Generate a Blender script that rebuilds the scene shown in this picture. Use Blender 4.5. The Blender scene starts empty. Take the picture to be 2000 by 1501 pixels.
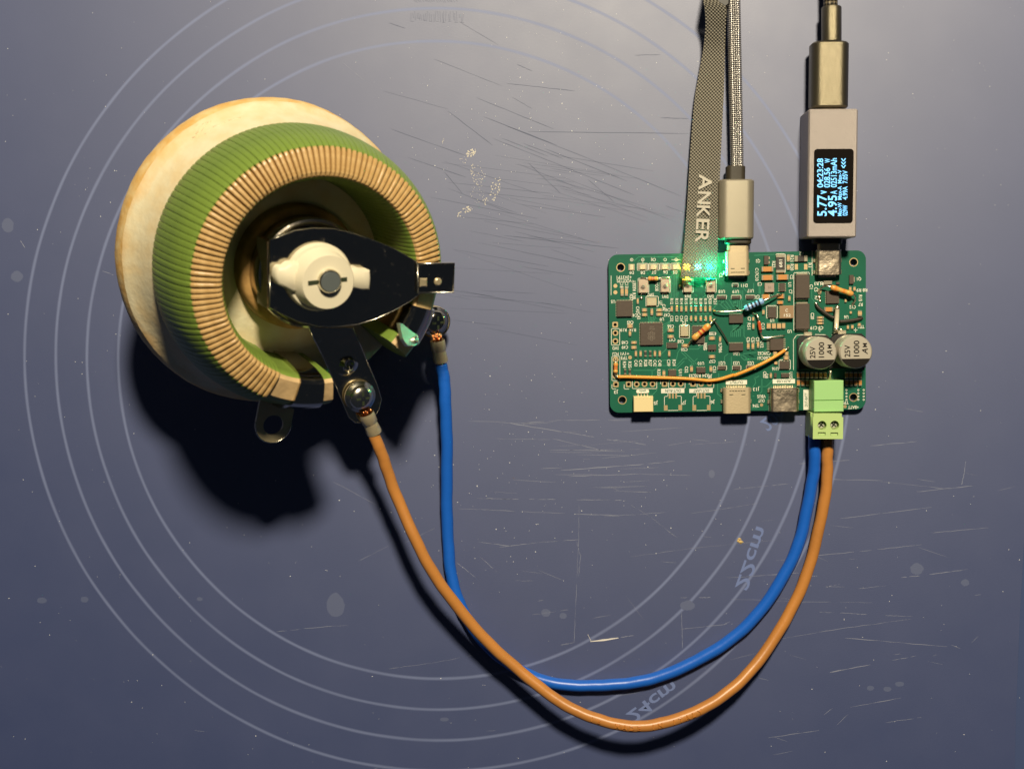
import bpy, math, random
from mathutils import Vector, Matrix
sc = bpy.context.scene
random.seed(7)
S = 0.01                                   # Blender units per millimetre
# ------------------------------------------------------------------ camera
CAM_H, FPX = 384.66, 2400.0
RM = Matrix.Rotation(-0.0596, 3, 'X') @ Matrix.Rotation(0.0282, 3, 'Y')
cam_d = bpy.data.cameras.new('camera'); cam = bpy.data.objects.new('camera', cam_d)
sc.collection.objects.link(cam); sc.camera = cam
cam_d.sensor_width = 36.0; cam_d.lens = 36.0 * FPX / 2000.0
cam_d.clip_start = 0.05; cam_d.clip_end = 100
cam.matrix_world = Matrix.Translation((0, 0, CAM_H * S)) @ RM.to_4x4()
cam_d.dof.use_dof = True; cam_d.dof.focus_distance = 3.80; cam_d.dof.aperture_fstop = 1.5
# ------------------------------------------------------------------ world: dim room
w = bpy.data.worlds.new('World'); sc.world = w; w.use_nodes = True
bg = w.node_tree.nodes['Background']; bg.inputs[0].default_value = (0.55, 0.7, 1.0, 1); bg.inputs[1].default_value = 0.022
# ------------------------------------------------------------------ desk lamp bulb above the mat
LAMP = Vector((90, 470, 720))
ld = bpy.data.lights.new('desk_lamp', 'POINT'); ld.energy = 4700; ld.color = (1.0, 0.87, 0.63); ld.shadow_soft_size = 0.50
lo = bpy.data.objects.new('desk_lamp', ld); sc.collection.objects.link(lo); lo.location = LAMP * S
sc.view_settings.view_transform = 'Standard'; sc.view_settings.look = 'None'
sc.view_settings.exposure = 0.0; sc.view_settings.gamma = 1.0
sc.cycles.use_denoising = True
sc.cycles.max_bounces = 8

COL = sc.collection
# ------------------------------------------------------------------ helpers
def ray(px, py):
    return RM @ Vector(((px - 1000) / FPX, -(py - 750.5) / FPX, -1.0))
def at(px, py, z=0.0):
    d = ray(px, py); t = (z - CAM_H) / d.z
    return Vector((d.x * t, d.y * t, z))

class MB:
    """collects geometry in millimetres; build() makes one mesh object"""
    def __init__(s): s.v = []; s.f = []; s.m = []; s.uv = {}
    def add(s, vs, fs, m=0):
        o = len(s.v); s.v += [tuple(x) for x in vs]
        for f in fs: s.f.append([i + o for i in f]); s.m.append(m)
        return o
    def box(s, x0, y0, x1, y1, z0, z1, ch=0.0, m=0, mt=None):
        if x0 > x1: x0, x1 = x1, x0
        if y0 > y1: y0, y1 = y1, y0
        s.prism([(x0, y0), (x1, y0), (x1, y1), (x0, y1)], z0, z1, ch, m, mt)
    def prism(s, pts, z0, z1, ch=0.0, m=0, mt=None):
        n = len(pts)
        a = sum(pts[i][0] * pts[(i + 1) % n][1] - pts[(i + 1) % n][0] * pts[i][1] for i in range(n))
        if a < 0: pts = pts[::-1]
        rings = [[(x, y, z0) for x, y in pts]]
        if ch > 0:
            rings.append([(x, y, z1 - ch) for x, y in pts]); rings.append([(x, y, z1) for x, y in inset(pts, ch)])
        else: rings.append([(x, y, z1) for x, y in pts])
        s.rings(rings, True, True, m, mt)
    def rings(s, rings, cap0=False, cap1=False, m=0, mt=None, closed=True):
        n = len(rings[0]); o = len(s.v)
        for r in rings: s.v += [tuple(p) for p in r]
        for k in range(len(rings) - 1):
            for i in range(n if closed else n - 1):
                j = (i + 1) % n
                s.f.append([o + k * n + i, o + k * n + j, o + (k + 1) * n + j, o + (k + 1) * n + i]); s.m.append(m)
        if cap0: s.f.append([o + i for i in range(n)][::-1]); s.m.append(m)
        if cap1: s.f.append([o + (len(rings) - 1) * n + i for i in range(n)]); s.m.append(m if mt is None else mt)
    def cyl(s, c, r, z0, z1, n=20, ch=0.0, m=0, mt=None):
        s.prism([(c[0] + r * math.cos(2 * math.pi * i / n), c[1] + r * math.sin(2 * math.pi * i / n)) for i in range(n)], z0, z1, ch, m, mt)
    def lathe(s, prof, n=48, c=(0, 0), m=0):
        R = [[(c[0] + r * math.cos(2 * math.pi * i / n), c[1] + r * math.sin(2 * math.pi * i / n), z) for i in range(n)] for r, z in prof]
        s.rings(R, False, False, m)
    def tube(s, pts, r, n=10, m=0, cap=True, prof=None):
        pts = [Vector(p) for p in pts]; R = []; up = None
        for i, p in enumerate(pts):
            t = (pts[min(i + 1, len(pts) - 1)] - pts[max(i - 1, 0)]).normalized()
            if up is None: up = Vector((0, 0, 1)) if abs(t.z) < .9 else Vector((1, 0, 0))
            x = t.cross(up).normalized(); up = x.cross(t).normalized()
            rr = r[i] if isinstance(r, (list, tuple)) else r
            R.append([p + rr * (math.cos(2 * math.pi * k / n) * x + math.sin(2 * math.pi * k / n) * up) for k in range(n)])
        s.rings(R, cap, cap, m)
    def build(s, name, mats, parent=None, smooth=False, auto=None, kind=None, label=None):
        me = bpy.data.meshes.new(name)
        me.from_pydata([(x * S, y * S, z * S) for x, y, z in s.v], [], s.f)
        if not isinstance(mats, (list, tuple)): mats = [mats]
        for q in mats: me.materials.append(q)
        me.polygons.foreach_set('material_index', s.m)
        if smooth or auto is not None: me.polygons.foreach_set('use_smooth', [True] * len(s.f))
        if auto is not None: me.set_sharp_from_angle(angle=math.radians(auto))
        me.update()
        o = bpy.data.objects.new(name, me); COL.objects.link(o)
        if parent: o.parent = parent
        if kind: o['kind'] = kind
        if label: o['label'] = label
        return o
def inset(pts, d):
    n = len(pts); out = []
    for i in range(n):
        p0, p1, p2 = Vector(pts[i - 1]), Vector(pts[i]), Vector(pts[(i + 1) % n])
        e1 = (p1 - p0).normalized(); e2 = (p2 - p1).normalized()
        n1 = Vector((-e1.y, e1.x)); n2 = Vector((-e2.y, e2.x)); b = (n1 + n2)
        b = b / max(.3, b.dot(n1)) if b.length > 1e-6 else n1
        out.append(tuple(p1 + b * d))
    return out
def rrect(x0, y0, x1, y1, r, n=5):
    if x0 > x1: x0, x1 = x1, x0
    if y0 > y1: y0, y1 = y1, y0
    out = []
    for cx, cy, a in ((x1 - r, y1 - r, 0), (x0 + r, y1 - r, 90), (x0 + r, y0 + r, 180), (x1 - r, y0 + r, 270)):
        for k in range(n + 1):
            t = math.radians(a + 90 * k / n); out.append((cx + r * math.cos(t), cy + r * math.sin(t)))
    return out
def spline(pts, n=8):
    P = [Vector(p) for p in pts]; P = [2 * P[0] - P[1]] + P + [2 * P[-1] - P[-2]]; out = []
    for i in range(1, len(P) - 2):
        for k in range(n):
            t = k / n; a, b, c, d = P[i - 1], P[i], P[i + 1], P[i + 2]
            out.append(.5 * ((2 * b) + (c - a) * t + (2 * a - 5 * b + 4 * c - d) * t * t + (3 * b - a - 3 * c + d) * t ** 3))
    out.append(P[-2]); return out
def thing(name, label, cat, loc=(0, 0, 0), rot=None, group=None):
    o = bpy.data.objects.new(name, None); COL.objects.link(o); o.empty_display_size = 0.05
    M = Matrix.Translation(Vector(loc) * S)
    if rot is not None: M = M @ rot.to_4x4()
    o.matrix_world = M; o['label'] = label; o['category'] = cat
    if group: o['group'] = group
    return o
def tag(o, label, cat, group=None):
    o['label'] = label; o['category'] = cat
    if group: o['group'] = group
    return o
_tc = {}
def glyphs(txt):
    if txt not in _tc:
        c = bpy.data.curves.new('t', 'FONT'); c.body = txt; c.size = 1; c.resolution_u = 3; c.offset = .016
        ob = bpy.data.objects.new('t', c); me = bpy.data.meshes.new_from_object(ob)
        V = [(v.co.x, v.co.y) for v in me.vertices]; F = [list(p.vertices) for p in me.polygons]
        bpy.data.objects.remove(ob); bpy.data.meshes.remove(me); bpy.data.curves.remove(c)
        _tc[txt] = (V, F)
    return _tc[txt]
def text(mb, txt, a, b, h, z, m=0, flip=1, shear=0.0, bold=0):
    """baseline from a to b (mm), cap height h; flip=-1 mirrors the letters about the baseline"""
    V, F = glyphs(txt)
    if not V: return
    x0 = min(v[0] for v in V); x1 = max(v[0] for v in V)
    a = Vector(a[:2]); b = Vector(b[:2]); d = (b - a); L = d.length; d.normalize(); n = Vector((-d.y, d.x)) * flip
    sx = L / max(1e-6, x1 - x0); sy = h / 0.70
    vs = []
    for x, y in V:
        p = a + d * ((x - x0) * sx + shear * y * sy) + n * (y * sy); vs.append((p.x, p.y, z))
    mb.add(vs, F if flip > 0 else [f[::-1] for f in F], m)
def ctext(mb, txt, c, ang, h, z, m=0, wf=0.62):
    """centred text, ang degrees"""
    t = math.radians(ang); d = Vector((math.cos(t), math.sin(t))); n = Vector((-d.y, d.x)); L = h * wf * len(txt) * 1.08
    c = Vector(c[:2]); text(mb, txt, c - d * L / 2 - n * h / 2, c + d * L / 2 - n * h / 2, h, z, m)

# ------------------------------------------------------------------ materials
def nd(nt, t, loc=(0, 0), **k):
    n = nt.nodes.new(t)
    for a, v in k.items():
        if a.startswith('i_'): n.inputs[int(a[2:])].default_value = v
        else: setattr(n, a, v)
    return n
def mat(name, col, rough=.5, metal=0.0, spec=.5, bump=0, bscale=40, var=0, vscale=20, emis=None, est=0, trans=0, coat=0, col2=None):
    m = bpy.data.materials.new(name); m.use_nodes = True; nt = m.node_tree; b = nt.nodes['Principled BSDF']
    b.inputs['Base Color'].default_value = (*col, 1); b.inputs['Roughness'].default_value = rough
    b.inputs['Metallic'].default_value = metal; b.inputs['Specular IOR Level'].default_value = spec
    b.inputs['Coat Weight'].default_value = coat
    if trans: b.inputs['Transmission Weight'].default_value = trans
    if emis: b.inputs['Emission Color'].default_value = (*emis, 1); b.inputs['Emission Strength'].default_value = est
    if bump or var:
        tc = nd(nt, 'ShaderNodeTexCoord')
    if var:
        n = nd(nt, 'ShaderNodeTexNoise'); n.inputs['Scale'].default_value = vscale; n.inputs['Detail'].default_value = 6
        nt.links.new(tc.outputs['Object'], n.inputs['Vector'])
        mx = nd(nt, 'ShaderNodeMix', data_type='RGBA'); c2 = col2 or tuple(c * (1 - var) for c in col)
        mx.inputs['A'].default_value = (*col, 1); mx.inputs['B'].default_value = (*c2, 1)
        r = nd(nt, 'ShaderNodeMapRange'); r.inputs['From Min'].default_value = .38; r.inputs['From Max'].default_value = .66
        nt.links.new(n.outputs['Fac'], r.inputs['Value']); nt.links.new(r.outputs['Result'], mx.inputs['Factor'])
        nt.links.new(mx.outputs['Result'], b.inputs['Base Color'])
    if bump:
        n = nd(nt, 'ShaderNodeTexNoise'); n.inputs['Scale'].default_value = bscale; n.inputs['Detail'].default_value = 5
        nt.links.new(tc.outputs['Object'], n.inputs['Vector'])
        bp = nd(nt, 'ShaderNodeBump'); bp.inputs['Strength'].default_value = bump; bp.inputs['Distance'].default_value = .004
        nt.links.new(n.outputs['Fac'], bp.inputs['Height']); nt.links.new(bp.outputs['Normal'], b.inputs['Normal'])
    return m

def speckle(m, r0, r1, scale=55):
    nt = m.node_tree; b = nt.nodes['Principled BSDF']; tc = nd(nt, 'ShaderNodeTexCoord'); n = nd(nt, 'ShaderNodeTexNoise'); n.inputs['Scale'].default_value = scale; n.inputs['Detail'].default_value = 7
    nt.links.new(tc.outputs['Object'], n.inputs['Vector']); r = nd(nt, 'ShaderNodeMapRange'); r.inputs['From Min'].default_value = .60; r.inputs['From Max'].default_value = .76; r.inputs['To Min'].default_value = r0; r.inputs['To Max'].default_value = r1
    nt.links.new(n.outputs['Fac'], r.inputs['Value']); nt.links.new(r.outputs['Result'], b.inputs['Roughness'])
M_print = mat('pale_print', (.15, .20, .41), .75, spec=.3)
M_scratch = mat('scratch', (.25, .27, .36), .7, spec=.15)
M_dust = mat('dust', (.74, .75, .78), .8, spec=.2)
M_residue = mat('dried_residue', (.50, .47, .42), .5)
M_stain = mat('water_stain', (.048, .072, .185), .62, spec=1.0); M_stain.node_tree.nodes['Principled BSDF'].inputs['IOR'].default_value = 1.75
M_ceramic = mat('cream_ceramic', (.70, .63, .44), .55, spec=.35, bump=.38, bscale=55, var=.22, vscale=16, col2=(.68, .55, .33))
M_orange = mat('stained_ceramic', (.70, .42, .13), .6, spec=.3, bump=.3, bscale=70, var=.3, vscale=25, col2=(.78, .58, .28))
M_green = mat('green_enamel', (.175, .262, .045), .42, spec=.4, bump=.12, bscale=60, var=.16, vscale=16)
M_tan = mat('bared_winding', (.45, .275, .10), .34, spec=.6, bump=.2, bscale=90, var=.3, vscale=30, col2=(.56, .37, .16))
M_brown = mat('core_cement', (.26, .13, .04), .8, spec=.2, bump=.3, bscale=80)
M_tancore = mat('bare_core', (.62, .43, .22), .6, spec=.3, bump=.3, bscale=70, var=.25, vscale=30)
M_hub = mat('white_porcelain', (.70, .64, .48), .42, spec=.45, bump=.05, bscale=40)
M_chrome = mat('dark_polished_steel', (.50, .46, .38), .14, metal=1, bump=.10, bscale=30); speckle(M_chrome, .13, .30)
M_steel = mat('bright_steel', (.72, .68, .58), .22, metal=1, bump=.15, bscale=50)
M_shaft = mat('grey_shaft_end', (.22, .25, .25), .4, metal=.6)
M_screw = mat('zinc_screw', (.62, .60, .52), .42, metal=.6, bump=.3, bscale=60)
M_tab = mat('tarnished_steel', (.52, .44, .27), .36, metal=.65, bump=.6, bscale=40)
M_ear = mat('brushed_ear', (.75, .75, .68), .42, metal=1, bump=.3, bscale=60)
M_copper = mat('copper_strand', (.80, .33, .12), .3, metal=1)
M_brass = mat('tinned_crimp', (.72, .60, .38), .32, metal=.65, bump=.4, bscale=60)
M_blue = mat('blue_insulation', (.010, .115, .56), .36, spec=.5, bump=.12, bscale=55)
M_brownwire = mat('orange_brown_insulation', (.52, .215, .05), .38, spec=.5, bump=.14, bscale=55, var=.18, vscale=5)
M_brownlet = mat('embossed_insulation', (.50, .19, .035), .36, spec=.5)
M_mask = mat('green_solder_mask', (.013, .122, .074), .30, spec=.5, bump=.03, bscale=50, var=.12, vscale=6)
M_trace = mat('covered_trace', (.045, .235, .140), .30, spec=.5)
M_silk = mat('white_silkscreen', (.74, .72, .62), .6)
M_pad = mat('tinned_pad', (.72, .62, .44), .38, metal=.7)
M_gold = mat('gold_pad', (.74, .55, .30), .4, metal=.8)
M_edge = mat('board_edge', (.10, .17, .07), .7)
M_ic = mat('moulded_chip', (.075, .055, .042), .55, spec=.4, bump=.1, bscale=90)
M_icmark = mat('chip_marking', (.17, .14, .11), .6)
M_pin = mat('tinned_pin', (.80, .72, .54), .3, metal=.85)
M_mlcc = mat('brown_ceramic_chip', (.55, .24, .06), .45)
M_mlcc2 = mat('pale_ceramic_chip', (.55, .36, .17), .5)
M_res = mat('chip_resistor_top', (.05, .045, .04), .4)
M_black = mat('black_plastic', (.012, .011, .011), .45)
M_led_off = mat('led_lens', (.70, .62, .40), .35)
M_can = mat('tin_can', (.76, .66, .44), .36, metal=.75, bump=.05)
M_usbshell = mat('brushed_usb_shell', (.56, .46, .30), .52, metal=.55, bump=.1, bscale=200)
M_usbdark = mat('polished_usb_shell', (.64, .54, .41), .36, metal=1, bump=1.0, bscale=26)
M_cream = mat('cream_plastic', (.76, .62, .33), .5)
M_mint = mat('green_header_plastic', (.33, .60, .23), .5, spec=.4)
M_lime = mat('green_plug_plastic', (.44, .60, .23), .5, spec=.4)
M_slot = mat('dark_recess', (.02, .03, .01), .7)
M_alu = mat('aluminium_can', (.50, .46, .38), .42, metal=.3)
M_aluside = mat('aluminium_side', (.40, .40, .28), .3, metal=.9)
M_dkprint = mat('brown_black_print', (.008, .006, .005), .5, spec=.2)
M_obody = mat('tan_resistor_body', (.72, .34, .08), .35, coat=.3)
M_bbody = mat('blue_resistor_body', (.24, .42, .72), .35, coat=.3)
M_bandred = mat('red_band', (.50, .06, .02), .4)
M_bandorange = mat('orange_band', (.75, .25, .03), .4)
M_bandyel = mat('gold_band', (.62, .42, .08), .4)
M_bandblk = mat('dark_band', (.015, .015, .03), .4)
M_glass = mat('red_glass', (.55, .07, .02), .12, coat=.5)
M_clear = mat('pale_glass_tube', (.70, .62, .46), .2, coat=.6)
M_lead = mat('tinned_lead', (.78, .72, .58), .28, metal=1)
M_jumper = mat('orange_jumper_insulation', (.83, .32, .03), .45, bump=.05)
M_blackwire = mat('dark_flux_wire', (.035, .028, .02), .5)
M_btn = mat('switch_cover', (.62, .50, .38), .4, metal=.7)
M_btntop = mat('switch_plunger', (.20, .17, .13), .5)
M_meter = mat('anodised_aluminium', (.46, .41, .39), .55, metal=.45, bump=.55, bscale=800)
M_meterside = mat('anodised_side', (.30, .27, .26), .35, metal=.85)
M_screen = mat('black_glass', (.010, .008, .007), .08, spec=.5)
M_oled = mat('oled_pixels', (0, 0, 0), .5, emis=(.20, .62, 1.0), est=1.9)
M_plug = mat('matte_plug_housing', (.37, .335, .26), .46, metal=.6, bump=.12, bscale=900)
M_blkmetal = mat('black_anodised', (.20, .175, .12), .36, metal=.95, bump=.3, bscale=800)
M_rubber = mat('dark_collar', (.035, .028, .018), .5, bump=.1)
M_ledy = mat('lit_yellow_led', (.8, .6, .1), .4, emis=(1.0, .42, .01), est=300)
M_ledg = mat('lit_green_led', (.1, .8, .5), .4, emis=(0.0, 1.0, .42), est=1000)
M_ledc = mat('lit_cyan_led', (.1, .7, .8), .4, emis=(0.02, .9, .60), est=450)
M_strapink = mat('pale_strap_print', (.52, .49, .42), .8, spec=.15)

def mat_uvweave(name, dark, light, su, sv, rough, metal, bumpst, translucent=0.0, diag=False, gloss=.3):
    m = bpy.data.materials.new(name); m.use_nodes = True; nt = m.node_tree; b = nt.nodes['Principled BSDF']
    b.inputs['Roughness'].default_value = rough; b.inputs['Metallic'].default_value = metal
    b.inputs['Specular IOR Level'].default_value = gloss
    uv = nd(nt, 'ShaderNodeUVMap'); sep = nd(nt, 'ShaderNodeSeparateXYZ'); nt.links.new(uv.outputs[0], sep.inputs[0])
    def math_(op, a, bb):
        n = nd(nt, 'ShaderNodeMath', operation=op)
        for i, x in enumerate((a, bb)):
            if x is None: continue
            if isinstance(x, (int, float)): n.inputs[i].default_value = x
            else: nt.links.new(x, n.inputs[i])
        return n.outputs[0]
    u, v = sep.outputs[0], sep.outputs[1]
    if diag: u, v = math_('ADD', u, v), math_('SUBTRACT', u, v)
    a = math_('SINE', math_('MULTIPLY', u, su), None); c = math_('SINE', math_('MULTIPLY', v, sv), None)
    h = math_('ADD', math_('MULTIPLY', math_('MULTIPLY', a, c), .5), .5)
    rp = nd(nt, 'ShaderNodeValToRGB'); rp.color_ramp.elements[0].position = .2; rp.color_ramp.elements[1].position = .8
    rp.color_ramp.elements[0].color = (*dark, 1); rp.color_ramp.elements[1].color = (*light, 1)
    nt.links.new(h, rp.inputs[0]); nt.links.new(rp.outputs[0], b.inputs['Base Color'])
    bp = nd(nt, 'ShaderNodeBump'); bp.inputs['Strength'].default_value = bumpst; bp.inputs['Distance'].default_value = .003
    nt.links.new(h, bp.inputs['Height']); nt.links.new(bp.outputs[0], b.inputs['Normal'])
    if translucent:
        tr = nd(nt, 'ShaderNodeBsdfTranslucent'); ms = nd(nt, 'ShaderNodeMixShader'); out = nt.nodes['Material Output']
        tr.inputs[0].default_value = (.6, .6, .6, 1)
        fac = math_('MULTIPLY', h, -translucent); fac = math_('ADD', fac, translucent * 1.1)
        nt.links.new(fac, ms.inputs[0]); nt.links.new(b.outputs[0], ms.inputs[1]); nt.links.new(tr.outputs[0], ms.inputs[2])
        tp = nd(nt, 'ShaderNodeBsdfTransparent'); m3 = nd(nt, 'ShaderNodeMixShader'); gap = math_('MULTIPLY', math_('SUBTRACT', .42, h), 2.0); gap.node.use_clamp = True
        nt.links.new(math_('MULTIPLY', gap, .8), m3.inputs[0]); nt.links.new(ms.outputs[0], m3.inputs[1]); nt.links.new(tp.outputs[0], m3.inputs[2]); nt.links.new(m3.outputs[0], out.inputs[0])
    return m
M_strap = mat_uvweave('woven_strap', (.035, .032, .026), (.30, .275, .22), math.pi / .52, math.pi / .52, .6, 0, .8, translucent=.14)
M_braid = mat_uvweave('silver_braid', (.14, .13, .13), (.92, .88, .83), math.pi / .62, math.pi / .62, .30, .8, .9, diag=True, gloss=.5)
M_blkbraid = mat_uvweave('black_braid', (.012, .011, .010), (.17, .14, .09), math.pi / 1.1, math.pi / 1.1, .4, .2, .9, diag=True)

# ================================================================== the mat
RC = Vector((-35.41, -16.77))               # centre of the printed circles
def make_mat_material():
    m = bpy.data.materials.new('navy_silicone'); m.use_nodes = True; nt = m.node_tree; b = nt.nodes['Principled BSDF']
    L = nt.links.new
    tc = nd(nt, 'ShaderNodeTexCoord')
    def noise(scale, detail=4):
        n = nd(nt, 'ShaderNodeTexNoise'); n.inputs['Scale'].default_value = scale; n.inputs['Detail'].default_value = detail
        L(tc.outputs['Object'], n.inputs['Vector']); return n.outputs['Fac']
    def mth(op, a, c=None, clamp=False):
        n = nd(nt, 'ShaderNodeMath', operation=op); n.use_clamp = clamp
        for i, x in enumerate((a, c)):
            if x is None: continue
            if isinstance(x, (int, float)): n.inputs[i].default_value = x
            else: L(x, n.inputs[i])
        return n.outputs[0]
    sep = nd(nt, 'ShaderNodeSeparateXYZ'); L(tc.outputs['Object'], sep.inputs[0])
    dx = mth('SUBTRACT', sep.outputs[0], RC.x * S); dy = mth('SUBTRACT', sep.outputs[1], RC.y * S)
    r = mth('SQRT', mth('ADD', mth('MULTIPLY', dx, dx), mth('MULTIPLY', dy, dy)))
    r = mth('ADD', r, mth('MULTIPLY', mth('SUBTRACT', noise(2.2, 2), .5), .006))
    wid = mth('ADD', .0050, mth('MULTIPLY', noise(9, 3), .0034))
    line = None
    for rad in (1.0, 1.1, 1.2, 1.3):
        d = mth('ABSOLUTE', mth('SUBTRACT', r, rad))
        k = mth('SUBTRACT', 1.0, mth('DIVIDE', d, wid), True)
        k = mth('MULTIPLY', k, 1.25, True)
        line = k if line is None else mth('MAXIMUM', line, k)
    line = mth('MULTIPLY', line, mth('ADD', .45, mth('MULTIPLY', noise(3, 3), .7)), True)
    mx = nd(nt, 'ShaderNodeMix', data_type='RGBA'); mx.inputs['A'].default_value = (.013, .033, .142, 1); mx.inputs['B'].default_value = (.018, .038, .150, 1)
    mr = nd(nt, 'ShaderNodeMapRange'); mr.inputs['From Min'].default_value = .35; mr.inputs['From Max'].default_value = .7; L(noise(5, 8), mr.inputs['Value'])
    L(mr.outputs[0], mx.inputs['Factor'])
    m2 = nd(nt, 'ShaderNodeMix', data_type='RGBA'); L(line, m2.inputs['Factor']); L(mx.outputs['Result'], m2.inputs['A']); m2.inputs['B'].default_value = (.11, .15, .33, 1)
    L(m2.outputs['Result'], b.inputs['Base Color'])
    b.inputs['Specular IOR Level'].default_value = 1.0; b.inputs['IOR'].default_value = 1.75
    rg = mth('ADD', .58, mth('MULTIPLY', mth('SUBTRACT', noise(7, 6), .5), .06)); rg = mth('ADD', rg, mth('MULTIPLY', line, .14)); L(rg, b.inputs['Roughness'])
    bp = nd(nt, 'ShaderNodeBump'); bp.inputs['Strength'].default_value = .06; bp.inputs['Distance'].default_value = .002
    L(noise(260, 3), bp.inputs['Height']); L(bp.outputs[0], b.inputs['Normal'])
    return m
M_mat = make_mat_material()
mb = MB(); mb.prism(rrect(-330, -250, 330, 250, 6), -2.0, 0.0, 0.3)
mat_o = mb.build('work_mat', M_mat); mat_o['kind'] = 'structure'; mat_o['label'] = 'dark navy silicone mat printed with pale concentric circles'
# printed sizes between the circles (seen mirrored) and the faint imprint
mb = MB()
A = lambda x, y: at(x, y, .03)
text(mb, '22cm', A(1436, 1146), A(1478, 1027), 4.0, .03, flip=-1)
text(mb, '24cm', A(1222, 1394), A(1312, 1328), 4.0, .03, flip=-1)
text(mb, '20cm', A(1484, 824), A(1538, 780), 4.0, .03, flip=-1)
mb.build('printed_size', M_print, mat_o)
mb = MB()
p = [A(2000, 1060), A(1992, 1200), A(1984, 1400), A(1982, 1501), A(2003, 1501), A(2003, 1300), A(2004, 1060)]
mb.add(p, [list(range(7))]); mb.build('border_stripe', mat('border_print', (.05, .075, .18), .75, spec=.25), mat_o)
# scratches
def strip(mb, pts, wd, z=.02):
    pts = [Vector(p[:2]) for p in pts]; vs = []
    for i, p in enumerate(pts):
        t = (pts[min(i + 1, len(pts) - 1)] - pts[max(i - 1, 0)]).normalized(); n = Vector((-t.y, t.x))
        k = wd * (.25 if i in (0, len(pts) - 1) else random.uniform(.55, 1.0))
        vs += [(*(p + n * k / 2), z), (*(p - n * k / 2), z)]
    mb.add(vs, [[2 * i, 2 * i + 1, 2 * i + 3, 2 * i + 2][::-1] for i in range(len(pts) - 1)])
def sub(pts, n=6, j=.08):
    out = []
    for (x0, y0), (x1, y1) in zip(pts, pts[1:]):
        for k in range(n):
            t = k / n; out.append(A(x0 + (x1 - x0) * t, y0 + (y1 - y0) * t) + Vector((random.uniform(-j, j), random.uniform(-j, j), 0)))
    out.append(A(*pts[-1])); return out
mb = MB()
light = [[(1018,826),(1100,820),(1230,820)], [(995,826),(1130,848),(1160,853)], [(968,856),(1075,858)], [(1072,879),(1250,877)], [(1095,918),(1250,907),(1318,900)],
 [(1110,930),(1250,925),(1350,928)], [(950,973),(1013,974)], [(1033,974),(1085,975)], [(1125,975),(1192,976)], [(1200,976),(1222,977)], [(950,995),(1050,1000),(1208,1006)], [(975,1068),(1060,1058),(1130,1053)],
 [(1131,985),(1130,1050),(1126,1150),(1121,1255)], [(1126,1056),(1134,1085),(1130,1125)], [(1232,985),(1275,1012),(1317,1046)], [(1184,858),(1220,861),(1262,868)], [(1230,1087),(1350,1070),(1515,1054)],
 [(1515,1094),(1540,1092)], [(1590,1085),(1690,1075),(1800,1063)], [(1329,1167),(1342,1166)], [(1365,1166),(1388,1166)], [(1425,1169),(1560,1174),(1705,1176)], [(1150,1250),(1208,1244)], [(1212,1244),(1238,1240)], [(1520,1247),(1640,1227),(1780,1208)], [(1760,1127),(1796,1124)], [(1815,1121),(1890,1111)],
 [(1600,1194),(1628,1196)], [(1640,1196),(1693,1199)], [(1728,1201),(1783,1203)], [(1620,1312),(1700,1297)], [(1742,1289),(1789,1280)], [(1432,955),(1490,949),(1540,944)], [(1350,1002),(1420,992),(1480,982)], [(1007,1133),(1042,1134)], [(1878,946),(1883,925),(1886,900)], [(1095,1259),(1121,1254)],
 [(650,940),(735,985)], [(760,1305),(850,1293),(960,1272)], [(540,1233),(600,1226),(680,1220)], [(892,1098),(929,1127)], [(938,1087),(970,1116)], [(930,973),(1000,974)], [(895,993),(960,995)], [(935,1058),(1000,1066)], [(1330,1228),(1420,1218)], [(1331,1195),(1333,1265)], [(668,121),(711,157)], [(40,470),(49,484)], [(200,529),(222,537)], [(730,1500),(770,1496)], [(380,1425),(405,1428)], [(1585,1125),(1596,1124)], [(1613,1146),(1640,1140)], [(1676,1149),(1730,1143)], [(1180,803),(1400,806)], [(1350,868),(1440,862)], [(1600,935),(1740,938)], [(1080,856),(1180,880)],[(1768,798),(1803,804)], [(790,1060),(850,1030)], [(700,1095),(760,1065)]]
light += [[(1560,905),(1660,898)], [(1640,1012),(1820,990)], [(1700,870),(1790,862)], [(1240,1330),(1330,1318)], [(1820,1040),(1930,1030)], [(1660,1380),(1760,1362)], [(1500,1440),(1600,1425)], [(1420,1128),(1560,1118)], [(1650,1245),(1850,1262)], [(1180,1008),(1300,1000)], [(1040,1200),(1110,1190)], [(1720,940),(1860,955)], [(1790,960),(1900,948)], [(1730,1410),(1800,1400)]]
for q in light:
    P_ = sub(q, 9); wd = random.uniform(.10, .26); i = 0
    while i < len(P_) - 1:
        j = min(len(P_) - 1, i + random.randint(2, 7)); strip(mb, P_[i:j + 1], wd * random.uniform(.5, 1.1)); i = j + (random.random() < .25)
topline = [[(875,217),(962,284)], [(1032,257),(1344,261)], [(931,191),(1081,252)], [(945,228),(1088,284)], [(962,270),(1100,325),(1239,381)], [(987,245),(1150,310),(1330,383)], [(1064,290),(1225,354)], [(990,163),(1123,178)], [(798,308),(910,346)], [(749,178),(875,213)], [(763,252),(910,304)], [(1032,318),(1095,378)], [(1148,350),(1200,395)], [(847,115),(980,168)], [(896,42),(973,88)], [(868,336),(903,378)], [(840,385),(1050,427)], [(985,460),(1210,485)], [(1022,280),(1100,310)], [(980,270),(1070,305)], [(1290,230),(1345,232)], [(1240,108),(1290,107)], [(1300,402),(1345,418)],[(1000,190),(1040,213)],[(1010,126),(1040,139)],[(760,45),(792,56)]]
mb.build('scratch', M_scratch, mat_o, kind='stuff'); mb = MB()
for q in topline: strip(mb, sub(q, 8, .05), random.uniform(.11, .21))
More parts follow.
